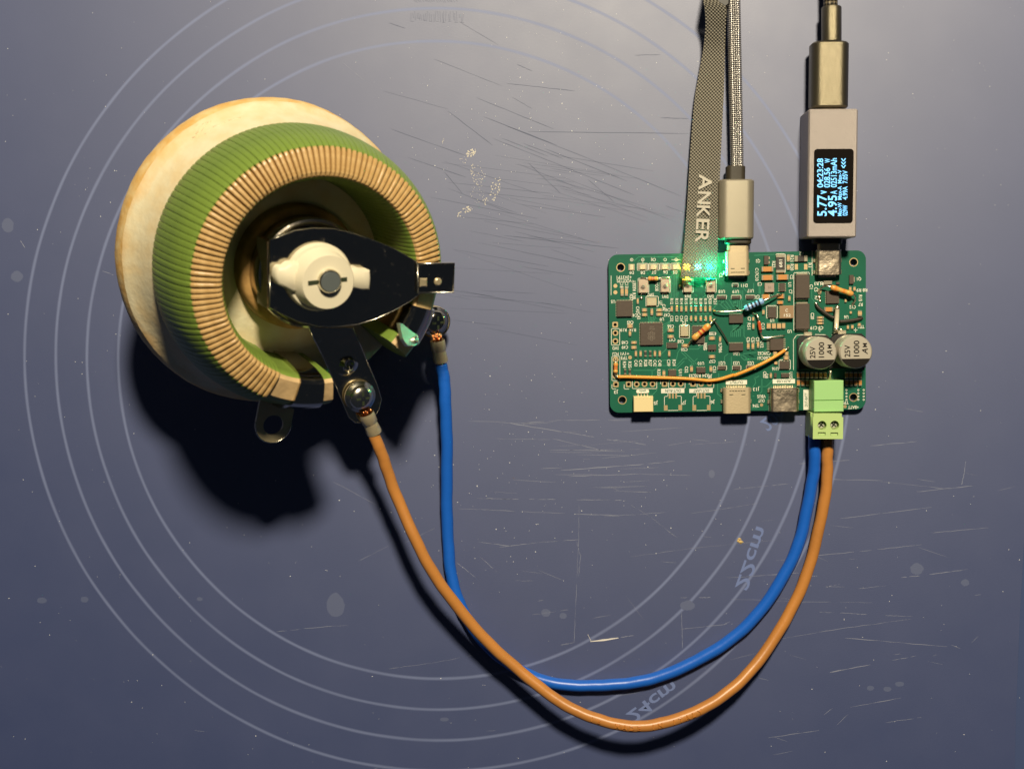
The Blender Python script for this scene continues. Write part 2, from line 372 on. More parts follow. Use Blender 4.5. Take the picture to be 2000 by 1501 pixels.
for k in range(62):
    x = random.uniform(845, 1120); y = random.uniform(300, 640); L_ = random.uniform(60, 250); sl = random.uniform(.08, .42) * (1 if y < 520 else .5)
    if x + L_ > 1180 and y + L_ * sl > 470: continue
    strip(mb, sub([(x, y), (x + L_, y + L_ * sl)], 6, .06), random.uniform(.06, .13))
mb.build('scratch', mat('matt_groove', (.045, .062, .13), .68, spec=.85), mat_o, kind='stuff'); mb = MB()
for k in range(20):
    x = random.uniform(900, 1250); y = random.uniform(815, 960); L_ = random.uniform(25, 120)
    strip(mb, sub([(x, y), (x + L_, y + L_ * random.uniform(-.1, .06))], 4, .05), random.uniform(.06, .16))
for k in range(42):
    x = random.uniform(950, 1950); y = random.uniform(830, 1480); L_ = random.uniform(6, 60); a = random.gauss(-.1, .35)
    strip(mb, sub([(x, y), (x + L_ * math.cos(a), y + L_ * math.sin(a))], 3, .05), random.uniform(.05, .13))
mb.build('scratch', M_scratch, mat_o, kind='stuff')
mb = MB()
for k in range(26):
    x = 802 + k * 4.1 + random.uniform(-1, 1); y0 = random.choice((26, 28, 22)); y1 = random.choice((42, 44, 40, 36)); strip(mb, [A(x, y0), A(x + random.uniform(-2, 2), y1)], .34)
    if k % 3 == 0: strip(mb, [A(x, y1), A(x + 6, y1)], .3)
    if k < 20: strip(mb, [A(806 + k * 4.4, random.uniform(-4, 1)), A(806 + k * 4.4 + random.uniform(2, 6), random.uniform(3, 6))], .3)
mb.build('worn_imprint', bpy.data.materials['matt_groove'], mat_o, kind='stuff')
# lifted cut in the mat
mb = MB(); strip(mb, [A(1153, 1252), A(1180, 1249), A(1208, 1245)], .7, .05); strip(mb, [A(1148, 1238), A(1155, 1252)], .4, .05)
mb.build('cut_mark', mat('cut_edge', (.75, .72, .68), .5), mat_o)
# dust and lint
mb = MB()
OCT = [(1,0,0),(-1,0,0),(0,1,0),(0,-1,0),(0,0,1),(0,0,-1)]; OF = [(0,2,4),(2,1,4),(1,3,4),(3,0,4),(2,0,5),(1,2,5),(3,1,5),(0,3,5)]
def speck(mb, x, y, r):
    sx, sy = random.uniform(.6, 1.6), random.uniform(.6, 1.6)
    p = A(x, y); mb.add([(p.x + a * r * sx, p.y + b * r * sy, max(0, c) * r * .8 + .01) for a, b, c in OCT], OF)
for k in range(950):
    x = random.uniform(0, 2000); y = random.uniform(0, 1500)
    if k > 520: x = random.gauss(1050, 160); y = random.gauss([210, 930][k % 2], 130)
    speck(mb, x, y, random.choice((.05, .06, .08, .10, .12, .15)))
mb.build('dust', M_dust, mat_o, kind='stuff')
mb = MB()
def blobs(cx, cy, rx, ry, rot, n, r0, r1):
    for k in range(n):
        a = random.uniform(0, 2 * math.pi); q = math.sqrt(random.random()); x, y = q * rx * math.cos(a), q * ry * math.sin(a)
        t = math.radians(rot); p = A(cx + x * math.cos(t) - y * math.sin(t), cy + x * math.sin(t) + y * math.cos(t)); r = random.uniform(r0, r1) * .62; m_ = 7
        ring = [(p.x + r * random.uniform(.5, 1.3) * math.cos(2 * math.pi * i / m_), p.y + r * random.uniform(.5, 1.3) * math.sin(2 * math.pi * i / m_), .01) for i in range(m_)]
        mb.add(ring + [(p.x, p.y, .03 + r * .1)], [[i, (i + 1) % m_, m_] for i in range(m_)])
blobs(920, 299, 12, 6, -25, 26, .2, .55); blobs(932, 340, 13, 22, -15, 60, .12, .3); blobs(968, 368, 9, 24, 15, 50, .15, .45); blobs(948, 392, 5, 8, 0, 14, .15, .4)
blobs(908, 412, 18, 6, -32, 34, .15, .45); blobs(932, 378, 14, 20, 10, 34, .08, .2); blobs(866, 275, 3, 6, 20, 8, .1, .25); blobs(905, 312, 8, 8, 0, 10, .1, .25)
mb.build('dried_residue', M_residue, mat_o, kind='stuff')
def stain(x, y, rx, ry):
    mb = MB(); n = 22; p0 = A(x, y); vs = []
    for i in range(n):
        t = 2 * math.pi * i / n; k = random.uniform(.92, 1.08); vs.append((p0.x + rx * .16 * k * math.cos(t), p0.y + ry * .16 * k * math.sin(t), .015))
    mb.add(vs, [list(range(n))]); mb.build('water_stain', M_stain, mat_o)
for q in ((655,1181,18,24),(1791,1110,13,11),(82,1172,10,6),(165,1170,8,6),(1885,1137,8,7),(15,440,12,14),(1757,1335,9,5),(1733,1345,8,5),(1700,1343,7,5),(390,1169,6,4),(1343,1182,14,10),(1066,1196,9,8),(1100,1202,7,6),(868,1404,9,4),(1390,925,6,8),(33,540,12,11)): stain(*q)
mb = MB(); speck(mb, 1444, 1052, .5); speck(mb, 1447, 1058, .55); speck(mb, 1442, 1056, .35)
tag(mb.build('crumb', mat('brass_crumb', (.85, .62, .25), .35, metal=.4)), 'tiny golden crumb lying on the mat beside the printed circle size', 'crumb')

def stain_by_height(m, stain, z0, z1):
    nt = m.node_tree; L = nt.links.new; b = nt.nodes['Principled BSDF']; src = b.inputs['Base Color'].links[0].from_socket
    tc = nd(nt, 'ShaderNodeTexCoord'); sp = nd(nt, 'ShaderNodeSeparateXYZ'); L(tc.outputs['Object'], sp.inputs[0])
    n = nd(nt, 'ShaderNodeTexNoise'); n.inputs['Scale'].default_value = 9; n.inputs['Detail'].default_value = 7; L(tc.outputs['Object'], n.inputs['Vector'])
    a = nd(nt, 'ShaderNodeMath', operation='MULTIPLY_ADD'); L(n.outputs['Fac'], a.inputs[0]); a.inputs[1].default_value = -.16; L(sp.outputs[2], a.inputs[2])
    r = nd(nt, 'ShaderNodeMapRange'); r.inputs['From Min'].default_value = z0 * S - .08; r.inputs['From Max'].default_value = z1 * S - .08; r.inputs['To Min'].default_value = .75; r.inputs['To Max'].default_value = 0; L(a.outputs[0], r.inputs['Value'])
    mx = nd(nt, 'ShaderNodeMix', data_type='RGBA'); L(r.outputs[0], mx.inputs['Factor']); L(src, mx.inputs['A']); mx.inputs['B'].default_value = (*stain, 1); L(mx.outputs['Result'], b.inputs['Base Color'])
stain_by_height(M_ceramic, (.70, .42, .15), 4.5, 9.0)
# ================================================================== the rheostat
TH, PH = 0.571, -0.384
Nn = Vector((math.sin(TH) * math.cos(PH), math.sin(TH) * math.sin(PH), math.cos(TH)))
Un = Vector((math.cos(TH) * math.cos(PH), math.cos(TH) * math.sin(PH), -math.sin(TH))); Vn = Nn.cross(Un)
RO = Vector((-81.6, 17.55, 23.95)); RR = Matrix((Un, Vn, Nn)).transposed()
rheo = thing('rheostat', 'tilted round wirewound rheostat with green enamel winding on a cream ceramic base', 'rheostat', RO, RR)
def rl(px, py, a):
    d = ray(px, py); C0 = Vector((0, 0, CAM_H)); t = (RO + a * Nn - C0).dot(Nn) / d.dot(Nn); X = C0 + t * d - RO
    return (X.dot(Un), X.dot(Vn))
def rw(u, v, a): return RO + u * Un + v * Vn + a * Nn
def rpt(px, py, a): return rw(*rl(px, py, a), a)
def rzz(px, py, a): return rpt(px, py, a).z
def pol(R, deg): t = math.radians(deg); return (R * math.cos(t), R * math.sin(t))
# ceramic base: outer wall, stained lip, floor, centre boss
mb = MB()
mb.lathe([(2, 0), (42.6, 0), (43.8, .4), (44.3, 1.4)], 96)
mb.lathe([(43.6, 7.2), (42.7, 8.5), (41.6, 9.6), (39.8, 14), (38.0, 19), (37.1, 22), (36, 22.2), (24.5, 22), (22, 23.2), (17.5, 24)], 192)
def chipped(mb):
    out = []
    for x, y, z in mb.v:
        r = math.hypot(x, y); t = math.atan2(y, x)
        if r > 37.5: k = .0026 * math.sin(3 * t + .8) + .0014 * math.sin(11 * t + z * .4) + .0007 * math.sin(41 * t + 2 * z) + .0006 * math.sin(67 * t - z); x *= 1 + k; y *= 1 + k; z += .07 * math.sin(23 * t) * (z > 1)
        out.append((x, y, z))
    mb.v = out
chipped(mb)
base = mb.build('ceramic_base', M_ceramic, rheo, auto=50)
mb = MB(); mb.lathe([(44.3, 1.4), (44.4, 3.2), (44.1, 5.4), (43.6, 7.2)], 192); chipped(mb); mb.build('stained_lip', M_orange, base, smooth=True)
CONE = [(7.2, 43.6), (9.6, 41.6), (14, 39.8), (19, 38.0), (22, 37.1)]
def on_base(px, py):
    lo_, hi_ = 7.3, 21.9
    def g(a):
        i = max(k for k in range(4) if CONE[k][0] <= a); R = CONE[i][1] + (CONE[i + 1][1] - CONE[i][1]) * (a - CONE[i][0]) / (CONE[i + 1][0] - CONE[i][0]); return Vector(rl(px, py, a)).length - R
    a = min((lo_ + (hi_ - lo_) * k / 80 for k in range(81)), key=lambda q: abs(g(q))); u, v = rl(px, py, a); return (u, v, a)
mb = MB()
for q in (((372,264),(386,243)),((383,263),(398,241)),((394,257),(408,238)),((400,241),(413,236)),((376,270),(390,265)),((400,263),(413,256)),((416,249),(440,239)),((446,236),(470,230))): mb.tube([on_base(*p) for p in q], .22, 6)
mb.build('moulded_mark', M_ceramic, base, smooth=True, kind='stuff')
mb = MB(); mb.lathe([(17.5, 24), (17.2, 27.5), (16.3, 29), (14, 29.3), (9, 29.3)], 64); mb.build('centre_boss', mat('brown_stained_boss', (.45, .26, .09), .6, spec=.3, bump=.3, bscale=70, var=.35, vscale=20, col2=(.28, .15, .05)), rheo, smooth=True)
# core ring and turns
PROF = [(38.4, 21.6), (38.5, 26), (38.1, 31), (37.4, 36), (36.4, 40), (35.2, 43), (34.2, 44.5), (33.5, 45.0), (30.8, 45.9), (28.2, 46.5), (27.2, 45.8), (26.4, 43.8), (25.8, 40), (25.4, 33), (25.2, 21.6)]
TOPI = (6, 9)                                # bared band between these profile points
A0, A1 = -60.0, 338.0 - 360.0               # ring ends (degrees): left tip and right tip
ARC0, ARC1 = -62.0, -20.6                   # gap runs from ARC0 up to ARC1; ring is the long way round
start, end = ARC1, ARC0 + 360.0             # ring from -20.6 to 298
mb = MB(); nst = 150; rings = []
for i in range(nst + 1):
    d = start + (end - start) * i / nst; k = .45; r = []
    for R, a in PROF:
        rr = R + (-.45 if R > 30 and a < 45 else (.45 if R < 26 else 0)); aa = a - (.45 if a > 44 else 0)
        r.append((*pol(rr, d), aa))
    rings.append(r)
n = len(PROF); o = len(mb.v)
for r in rings: mb.v += r
for kx in range(nst):
    for i in range(n - 1):
        mb.f.append([o + kx * n + i, o + kx * n + i + 1, o + (kx + 1) * n + i + 1, o + (kx + 1) * n + i][::-1])
        d = start + (end - start) * (kx + .5) / nst
        top = TOPI[0] <= i < TOPI[1] + 1
        mb.m.append((1 if 20 < d < 266 else 2) if top else 0)
mb.f.append([o + i for i in range(n)]); mb.m.append(0); mb.f.append([o + nst * n + i for i in range(n)][::-1]); mb.m.append(0)
core = mb.build('core_ring', [M_green, M_brown, M_tancore], rheo, auto=45)
# one turn of resistance wire, shared mesh, rotated round the ring
PITCH = 2.62
def turn_mesh(kw=1.0, kh=1.0, s0=0, s1=0, dz=0.0):
    mb = MB(); pts = spline([(R, 0, a) for R, a in PROF], 2); m = len(pts)
    sec = [(-1, -.1), (-.92, .62), (-.58, .95), (0, 1.0), (.58, .95), (.92, .62), (1, -.1)]; R = []
    for i, p in enumerate(pts):
        t = (pts[min(i + 1, m - 1)] - pts[max(i - 1, 0)]).normalized(); nrm = Vector((-t.z, 0, t.x)) * -1
        top = TOPI[0] * 2 + s0 <= i <= TOPI[1] * 2 + 1 + s1
        hw = p.x * math.radians(PITCH) * (.385 * kw if top else .50); hh = (.66 * kh if top else .27)
        R.append([p + Vector((0, s * hw + (dz * math.sin(i * .5) if top else 0), 0)) + nrm * (h * hh - (.12 if top else -.10)) for s, h in sec])
    k = len(sec); o = 0
    for r in R: mb.v += [tuple(x) for x in r]
    for i in range(m - 1):
        top = TOPI[0] * 2 + s0 <= i < TOPI[1] * 2 + 2 + s1
        for j in range(k - 1):
            mb.f.append([i * k + j, i * k + j + 1, (i + 1) * k + j + 1, (i + 1) * k + j]); mb.m.append(1 if top else 0)
    return mb
t0 = turn_mesh().build('winding_turn', [M_green, M_tan], rheo, smooth=True); TV = [t0.data]
for kw, kh, s0, s1, dz in ((.94, .93, 0, 0, .03), (1.06, 1.04, 0, 0, -.04), (1.0, .88, 0, 0, .05), (.90, 1.06, 0, 0, -.05), (1.04, .96, 0, 0, .02), (.97, 1.08, 0, 0, -.02), (1.08, .85, 0, 0, .0)):
    q = turn_mesh(kw, kh, s0, s1, dz).build('winding_turn', [M_green, M_tan]); TV.append(q.data); bpy.data.objects.remove(q)
d = 16.0; first = True
while d < 267.5:
    if first: o_ = t0; first = False
    else: o_ = t0.copy(); o_.data = random.choice(TV); COL.objects.link(o_); o_.parent = rheo
    o_.rotation_euler = (0, 0, math.radians(d + random.uniform(-.06, .06)))
    
    d += PITCH
# end clamps: steel band round each ring end, with its terminal tab
def band(d0, d1, mname, off=.9):
    mb = MB(); N_ = 10; rr = []
    for i in range(N_ + 1):
        dd = d0 + (d1 - d0) * i / N_; r = []
        for j, (R, a) in enumerate(PROF):
            q = Vector((R - 32, a - 34)); q.normalize(); r.append((*pol(R + q.x * off * .6, dd), a + q.y * off * .6))
        rr.append(r)
    n = len(PROF); o = len(mb.v)
    for r in rr: mb.v += r
    for kx in range(N_):
        for i in range(n - 1): mb.f.append([o + kx * n + i, o + kx * n + i + 1, o + (kx + 1) * n + i + 1, o + (kx + 1) * n + i][::-1]); mb.m.append(0)
    mb.f.append([o + i for i in range(n)]); mb.m.append(0); mb.f.append([o + N_ * n + i for i in range(n)][::-1]); mb.m.append(0)
    return mb.build(mname, M_chrome, rheo, auto=35)
bl = band(278.5, 292.5, 'end_clamp'); br = band(-13.5, 4.5, 'end_clamp')
def tab(deg, a, R0, R1, wid, hole, parent, az=0):
    """flat solder tab: rounded end, hole"""
    mb = MB(); ax = Vector(pol(1, deg)); ay = Vector((-ax.y, ax.x)); c = ax * R1; out = [ax * R0 - ay * wid / 2]
    nseg = 16
    for i in range(nseg + 1):
        t = -math.pi / 2 + math.pi * i / nseg; out.append(c + ax * (wid / 2 * math.cos(t)) + ay * (wid / 2 * math.sin(t)))
    out.append(ax * R0 + ay * wid / 2)
    hl = [c + Vector((hole * math.cos(2 * math.pi * i / 19), hole * math.sin(2 * math.pi * i / 19))) for i in range(19)]
    # ring of quads from hole to outline (19 outline points)
    ang0 = deg
    out2 = []
    for i in range(19):
        t = math.radians(deg) + 2 * math.pi * i / 19; dv = Vector((math.cos(t), math.sin(t))); f_ = dv.dot(ax); g_ = dv.dot(ay)
        k = wid / 2 if f_ >= 0 else min(wid / 2 / max(1e-6, abs(g_)), (R1 - R0) / max(1e-6, -f_))
        out2.append(c + dv * k); hl[i] = c + dv * hole
    R = []
    for pts, z in ((hl, a - .5), (out2, a - .5), (out2, a + .45), (hl, a + .45), (hl, a - .5)):
        R.append([(p.x, p.y, z) for p in pts])
    mb.rings([R[0], R[1], R[2], R[3], R[4]]); o = mb.build('solder_tab', M_tab, parent, auto=35); mb = MB(); cc = [(p.x, p.y, a + .4) for p in out2]; mb.tube(cc[-5:] + cc[:6], .2, 6); mb.build('highlight_edge', M_steel, o, smooth=True); return o  # brighter steel tube added round the tab end as its edge highlight
tq = Vector(rl(533, 829, 30.0)); tab(math.degrees(math.atan2(tq.y, tq.x)), 30.0, 35.0, tq.length, 10.3, 2.9, bl)
tab(-1.8, 17.0, 38.5, 51.0, 9.5, 2.0, br)
# wiper plate
pl = [(527,468),(545,462),(575,450),(610,445),(650,446),(690,455),(735,471),(772,487),(800,503),(822,516),(822,571),(802,588),(770,606),(735,622),(700,633),(660,638),(620,637),(580,627),(548,612),(527,600)]
fold = 22.0
axd = Vector(rl(887, 541, 49)) - Vector(rl(525, 541, 45)); axd.normalize()
def pz(p):
    t = p[0] * axd.x + p[1] * axd.y; return 44.2 + max(0, t - 15) * .30
def lift(pts, th):
    bot = [(x, y, pz((x, y)) - th) for x, y in pts]; top = [(x, y, pz((x, y))) for x, y in pts]; return [bot, top]
P2 = []
for q in pl:
    a = 44.2
    for _ in range(4): a = pz(rl(*q, a))
    P2.append(rl(*q, a))
mb = MB(); c0 = Vector((sum(p[0] for p in P2) / len(P2), sum(p[1] for p in P2) / len(P2)))
# split along columns so that the fold line is real
L1 = [P2[i] for i in range(0, 10)]; L2 = [P2[i] for i in range(19, 9, -1)]
bot = []; top = []
for k in range(10):
    for p in (L1[k], ((L1[k][0] + L2[k][0]) / 2, (L1[k][1] + L2[k][1]) / 2), L2[k]):
        top.append((*p, pz(p))); bot.append((*p, pz(p) - .9))
mb.add(top, [[3 * k + j, 3 * k + 3 + j, 3 * k + 4 + j, 3 * k + 1 + j][::-1] for k in range(9) for j in range(2)])
mb.add(bot, [[3 * k + j, 3 * k + 3 + j, 3 * k + 4 + j, 3 * k + 1 + j] for k in range(9) for j in range(2)])
bd = [3 * k for k in range(10)] + [28] + [3 * k + 2 for k in range(9, -1, -1)] + [1]
mb.add([top[i] for i in bd] + [bot[i] for i in bd], [[i, (i + 1) % len(bd), len(bd) + (i + 1) % len(bd), len(bd) + i] for i in range(len(bd))])
plate = mb.build('wiper_plate', M_chrome, rheo, auto=25)
mb = MB(); mb.tube([top[i] for i in bd], .11, 6); mb.build('highlight_edge', M_steel, plate, smooth=True)  # thin bright tube added along the plate outline to catch an edge highlight

# contact tab at the narrow end, with two dimples
at_ = 49.6
tb = [rl(*q, at_) for q in ((816,515),(888,514),(886,571),(816,572))]
mb = MB(); mb.prism(tb, at_ - 1.8, at_, .3); tabo = mb.build('contact_tab', M_chrome, rheo); mb = MB(); mb.tube([(*p, at_ - .15) for p in tb + tb[:1]], .22, 6); mb.build('highlight_edge', M_steel, tabo, smooth=True)  # lighter tube added round the tab rim stands in for a highlight
mb = MB(); mb.prism([rl(*q, at_ + .1) for q in ((820,543),(834,543),(834,560),(820,560))], at_ - .2, at_ + .5, .35); mb.build('contact_weld', M_brass, tabo)
mb = MB(); mb.cyl(rl(855, 550, at_), 1.1, at_ - .2, at_ + .55, 16, .3); mb.build('contact_weld', M_brass, tabo)
# folded left edge and the bushing ring under the plate
mb = MB(); q = [rl(*p, 42) for p in ((520,470),(533,470),(533,604),(520,602))]; mb.prism(q, 34, 43.4, .6); mb.build('plate_flange', M_chrome, plate)
mb = MB(); mb.lathe([(9, 29.3), (14.6, 29.3), (15.0, 30), (15.0, 36.6), (14.8, 37.3), (14.2, 37.6), (13.6, 37.3), (13.2, 36.6), (13.2, 33), (12.4, 33), (12.4, 39.4), (12.2, 40.2), (11.6, 40.5), (8, 40.6), (3, 40.7)], 48); mb.build('bushing', M_chrome, rheo, auto=40)
# porcelain hub
fl = Vector(rl(623, 541, 45.4)); bc = Vector(rl(641, 551, 50.2))
mb = MB()
mb.lathe([(9.0, 44.3), (9.0, 45.8), (8.6, 46.4), (7.6, 46.6)], 40, fl)
n = 40
r0 = [(fl.x + 8.0 * math.cos(2 * math.pi * i / n), fl.y + 8.0 * math.sin(2 * math.pi * i / n), 46.5) for i in range(n)]
r1 = [(bc.x + 7.3 * math.cos(2 * math.pi * i / n), bc.y + 7.3 * math.sin(2 * math.pi * i / n), 49.8) for i in range(n)]
r2 = [(bc.x + 7.0 * math.cos(2 * math.pi * i / n), bc.y + 7.0 * math.sin(2 * math.pi * i / n), 50.3) for i in range(n)]
r3 = [(bc.x + 3.0 * math.cos(2 * math.pi * i / n), bc.y + 3.0 * math.sin(2 * math.pi * i / n), 50.4) for i in range(n)]
mb.rings([r0, r1, r2, r3]); 
hub = mb.build('porcelain_hub', M_hub, rheo, auto=40)
lug = [(600,516),(572,512),(563,514),(556,520),(546,520),(540,526),(538,540),(543,556),(556,562),(572,571),(590,572),(612,560),(615,535)]
mb = MB(); mb.prism([rl(*q, 47.6) for q in lug], 44.3, 47.9, .8); mb.build('hub_lug', M_hub, hub, auto=50)
lug = [(670,523),(700,523),(708,527),(723,528),(724,545),(722,566),(706,566),(692,563),(670,570)]
mb = MB(); mb.prism([rl(*q, 48.6) for q in lug], 44.3, 48.8, .5); mb.build('hub_lug', M_hub, hub, auto=50)
sh = Vector(rl(646, 550, 51.8))
mb = MB(); mb.lathe([(3.2, 50.3), (3.1, 51.6), (2.75, 52.0), (2.7, 51.5)], 28, sh); mb.build('shaft_collar', M_steel, rheo, auto=40)
mb = MB(); mb.cyl(sh, 2.7, 50.3, 51.9, 28, .15); mb.build('shaft_end', M_shaft, rheo)
mb = MB(); s0, s1 = Vector(rl(602, 553, 50.5)), Vector(rl(678, 545, 50.5)); dv = (s1 - s0).normalized(); nv = Vector((-dv.y, dv.x)) * .55
mb.prism([s0 - nv, s1 - nv, s1 + nv, s0 + nv], 50.2, 50.5); mb.build('hub_slot', M_slot, hub)
# shaft and mounting bush under the base, on which the part rests
mb = MB(); mb.lathe([(2, 0), (6, 0), (6, -7), (3, -7), (3, -25.4), (2.6, -25.8), (0.01, -25.8)], 24); mb.build('control_shaft', M_steel, rheo, auto=40)
# centre terminal strip
SA = 25.0
stp = [(604,640),(612,660),(632,700),(652,745),(672,792),(682,815),(694,825),(712,826),(728,818),(740,800),(745,780),(737,752),(720,712),(703,672),(690,640)]
mb = MB(); W_ = [rl(*q, SA + max(0.0, 7.0 * (720 - q[1]) / 80)) for q in stp]
zz = [SA + max(0.0, 7.0 * (720 - q[1]) / 80) for q in stp]
nS = len(W_); mb.add([(*p, z - 1) for p, z in zip(W_, zz)] + [(*p, z) for p, z in zip(W_, zz)], [[i, (i + 1) % nS, nS + (i + 1) % nS, nS + i] for i in range(nS)])
# faces of the strip in bands across
cols = [(0, 14), (1, 13), (2, 12), (3, 11), (4, 10), (5, 9), (6, 8)]
for (a, b), (c, d_) in zip(cols, cols[1:]):
    mb.f.append([nS + a, nS + c, nS + d_, nS + b]); mb.m.append(0); mb.f.append([a, b, d_, c]); mb.m.append(0)
mb.f.append([nS + 6, nS + 7, nS + 8]); mb.m.append(0); mb.f.append([6, 8, 7]); mb.m.append(0)
strip_o = mb.build('centre_terminal', M_chrome, rheo, auto=30)
mb = MB(); ep = [(*p, z - .05) for p, z in zip(W_, zz)]; mb.tube(ep, .16, 6); mb.build('highlight_edge', M_steel, strip_o, smooth=True)  # bright outline tube added so the dark strip shows highlighted edges
c = Vector(rl(678, 708, SA + 1)); mb = MB()
mb.lathe([(4.2, SA), (4.1, SA + .6), (3.2, SA + 1.1), (2.0, SA + 1.4), (1.9, SA + 2.6), (1.5, SA + 3.0), (1.1, SA + 3.0), (1.0, SA + 2.2), (.01, SA + 2.2)], 28, c); mb.build('rivet', M_chrome, strip_o, smooth=True)
def screw(c, z, r, parent, m, name='terminal_screw', cross=25):
    mb = MB(); mb.lathe([(r * 1.25, z), (r * 1.25, z + .8), (r, z + .9), (r, z + 1.4), (r * .86, z + 2.3), (r * .5, z + 2.8), (.01, z + 2.9)], 28, c); o = mb.build(name, m, parent, smooth=True)
    mb = MB()
    for k in (0, 90):
        t = math.radians(cross + k); d = Vector((math.cos(t), math.sin(t))); nn = Vector((-d.y, d.x)) * .32; c_ = Vector(c)
        mb.prism([c_ - d * r * .55 - nn, c_ + d * r * .55 - nn, c_ + d * r * .55 + nn, c_ - d * r * .55 + nn], z + 2.0, z + 2.86)
    mb.build('cross_slot', M_slot, o); return o
cs = rl(706, 776, SA + 2.5); screw(cs, SA + 1.1, 3.7, strip_o, M_steel)
cr = rl(851, 628, 19.5); screw(cr, 18.5, 3.6, br, M_chrome)
# green-lit steel ear on the right ring end
ear = [(780,630),(786,632),(802,645),(816,655),(819,668),(811,675),(796,675),(787,662)]
ep0 = rpt(800, 652, 49.5); en = Vector((.96, .20, .62)).normalized()
def onplane(px, py, off=0.0):
    d = ray(px, py); C0 = Vector((0, 0, CAM_H)); X = C0 + d * ((ep0 + en * off - C0).dot(en) / d.dot(en)) - RO
    return Vector((X.dot(Un), X.dot(Vn), X.dot(Nn)))
mb = MB(); e1_ = [onplane(*q) for q in ear]; el = Vector((en.dot(Un), en.dot(Vn), en.dot(Nn)))
mb.rings([[p - el * 1.0 for p in e1_], e1_], True, True); earo = mb.build('clamp_ear', M_ear, br)
mb = MB(); c_ = onplane(810, 664); mb.tube([c_ - el * .4, c_ + el * .6, c_ + el * .75], [1.0, 1.0, .7], 14); mb.build('clamp_rivet', M_steel, earo)

# ================================================================== wires
def wire(name, label, pts, r, m, lug_c, lug_a, col_tip, lug_dir_px):
    t = thing(name, label, 'wire', (0, 0, 0))
    mb = MB(); P = spline(pts, 10); P = [p + Vector((.10 * math.sin(i * .31 + r * 9) + .05 * math.sin(i * .83), .10 * math.cos(i * .27) + .04 * math.sin(i * 1.1), 0)) for i, p in enumerate(P)]; mb.tube(P, [r * (1 + .012 * math.sin(i * .7) + .008 * math.sin(i * 1.9)) for i in range(len(P))], 20); mb.build('insulation', m, t, smooth=True)
    return t, P
bpx = [(727,838,rzz(727,838,26)),(738,868,rzz(727,838,26)-1.2),(752,905,rzz(727,838,26)-3),(775,970,18.5),(815,1060,18.5),(860,1140,16),(930,1228,12.5),(1000,1297,11),(1080,1360,12),(1150,1398,13.5),(1220,1416,14.5),(1290,1412,14),(1370,1384,11.5),(1440,1335,8),(1500,1265,4.5),(1550,1180,2.6),(1585,1090,2.2),(1606,1000,2.6),(1615,930,3.6),(1616,885,4.6),(1615,850,5.0)]
brown, BP = wire('insulated_wire', 'orange brown wire with a ring lug on the central screw of the rheostat', [at(*q) for q in bpx], 1.78, M_brownwire, None, 0, 0, 0)
upx = [(862,712,10.5),(866,735,10.2),(870,780,9.5),(872,850,7.5),(873,950,4.6),(874,1040,2.6),(880,1110,1.95),(896,1175,1.9),(926,1228,1.9),(975,1282,1.9),(1040,1320,1.9),(1110,1337,1.9),(1190,1337,1.9),(1270,1325,1.9),(1350,1295,1.9),(1430,1245,1.9),(1500,1173,2.0),(1550,1085,2.2),(1575,1000,2.6),(1588,930,3.6),(1591,885,4.6),(1591,850,5.0)]
blue, UP = wire('insulated_wire', 'bright blue wire lying on the mat, lugged to the right end of the rheostat', [at(*q) for q in upx], 1.86, M_blue, None, 0, 0, 0)
# embossed words on the brown wire
mb = MB()
def along(P, px0, px1, txt, h, r, up=1):
    """letters laid along the wire between two x positions"""
    cand = [p for p in P]; 
    def near(px, py, z):
        q = at(px, py, z); return min(range(len(P)), key=lambda i: (P[i] - q).length)
    i0 = near(*px0); i1 = near(*px1); L = [0]
    step = 1 if i1 > i0 else -1; idx = list(range(i0, i1 + step, step))
    for a, b in zip(idx, idx[1:]): L.append(L[-1] + (P[b] - P[a]).length)
    for k, ch in enumerate(txt):
        if ch == ' ': continue
        s = L[-1] * (k + .5) / len(txt); j = max(i for i in range(len(L)) if L[i] <= s); j = min(j, len(idx) - 2)
        f_ = (s - L[j]) / max(1e-6, L[j + 1] - L[j]); p = P[idx[j]].lerp(P[idx[j + 1]], f_); t = (P[idx[j + 1]] - P[idx[j]]).normalized()
        V, F = glyphs(ch); cx = (min(v[0] for v in V) + max(v[0] for v in V)) / 2; side = Vector((-t.y, t.x, 0)).normalized(); nz = t.cross(side)
        vs = []
        for lev in (-.12, .30):
            for x, y in V:
                yy = (y - .35) * h / .7; ang = yy / r; vs.append(p + t * ((x - cx) * h / .7) + side * (r * math.sin(ang)) + nz * ((r + lev) * math.cos(ang)))
        nv = len(V); mb.add(vs, [[i + nv for i in f] for f in F])
        # side walls
        ed = {}
        for f in F:
            for a_, b_ in zip(f, f[1:] + f[:1]): ed[(a_, b_)] = ed.get((a_, b_), 0) + 1
        o = len(mb.v) - 2 * nv
        for (a_, b_) in ed:
            if (b_, a_) not in ed: mb.f.append([o + a_, o + b_, o + nv + b_, o + nv + a_]); mb.m.append(0)
along(BP, (1198, 1411, 14), (1368, 1384, 11.5), 'MADE IN ITALY', 1.5, 1.78)
along(BP, (1152, 1397, 13.5), (1182, 1408, 14), '15', 1.35, 1.78)
mb.build('embossed_lettering', M_brownlet, brown, kind='stuff')
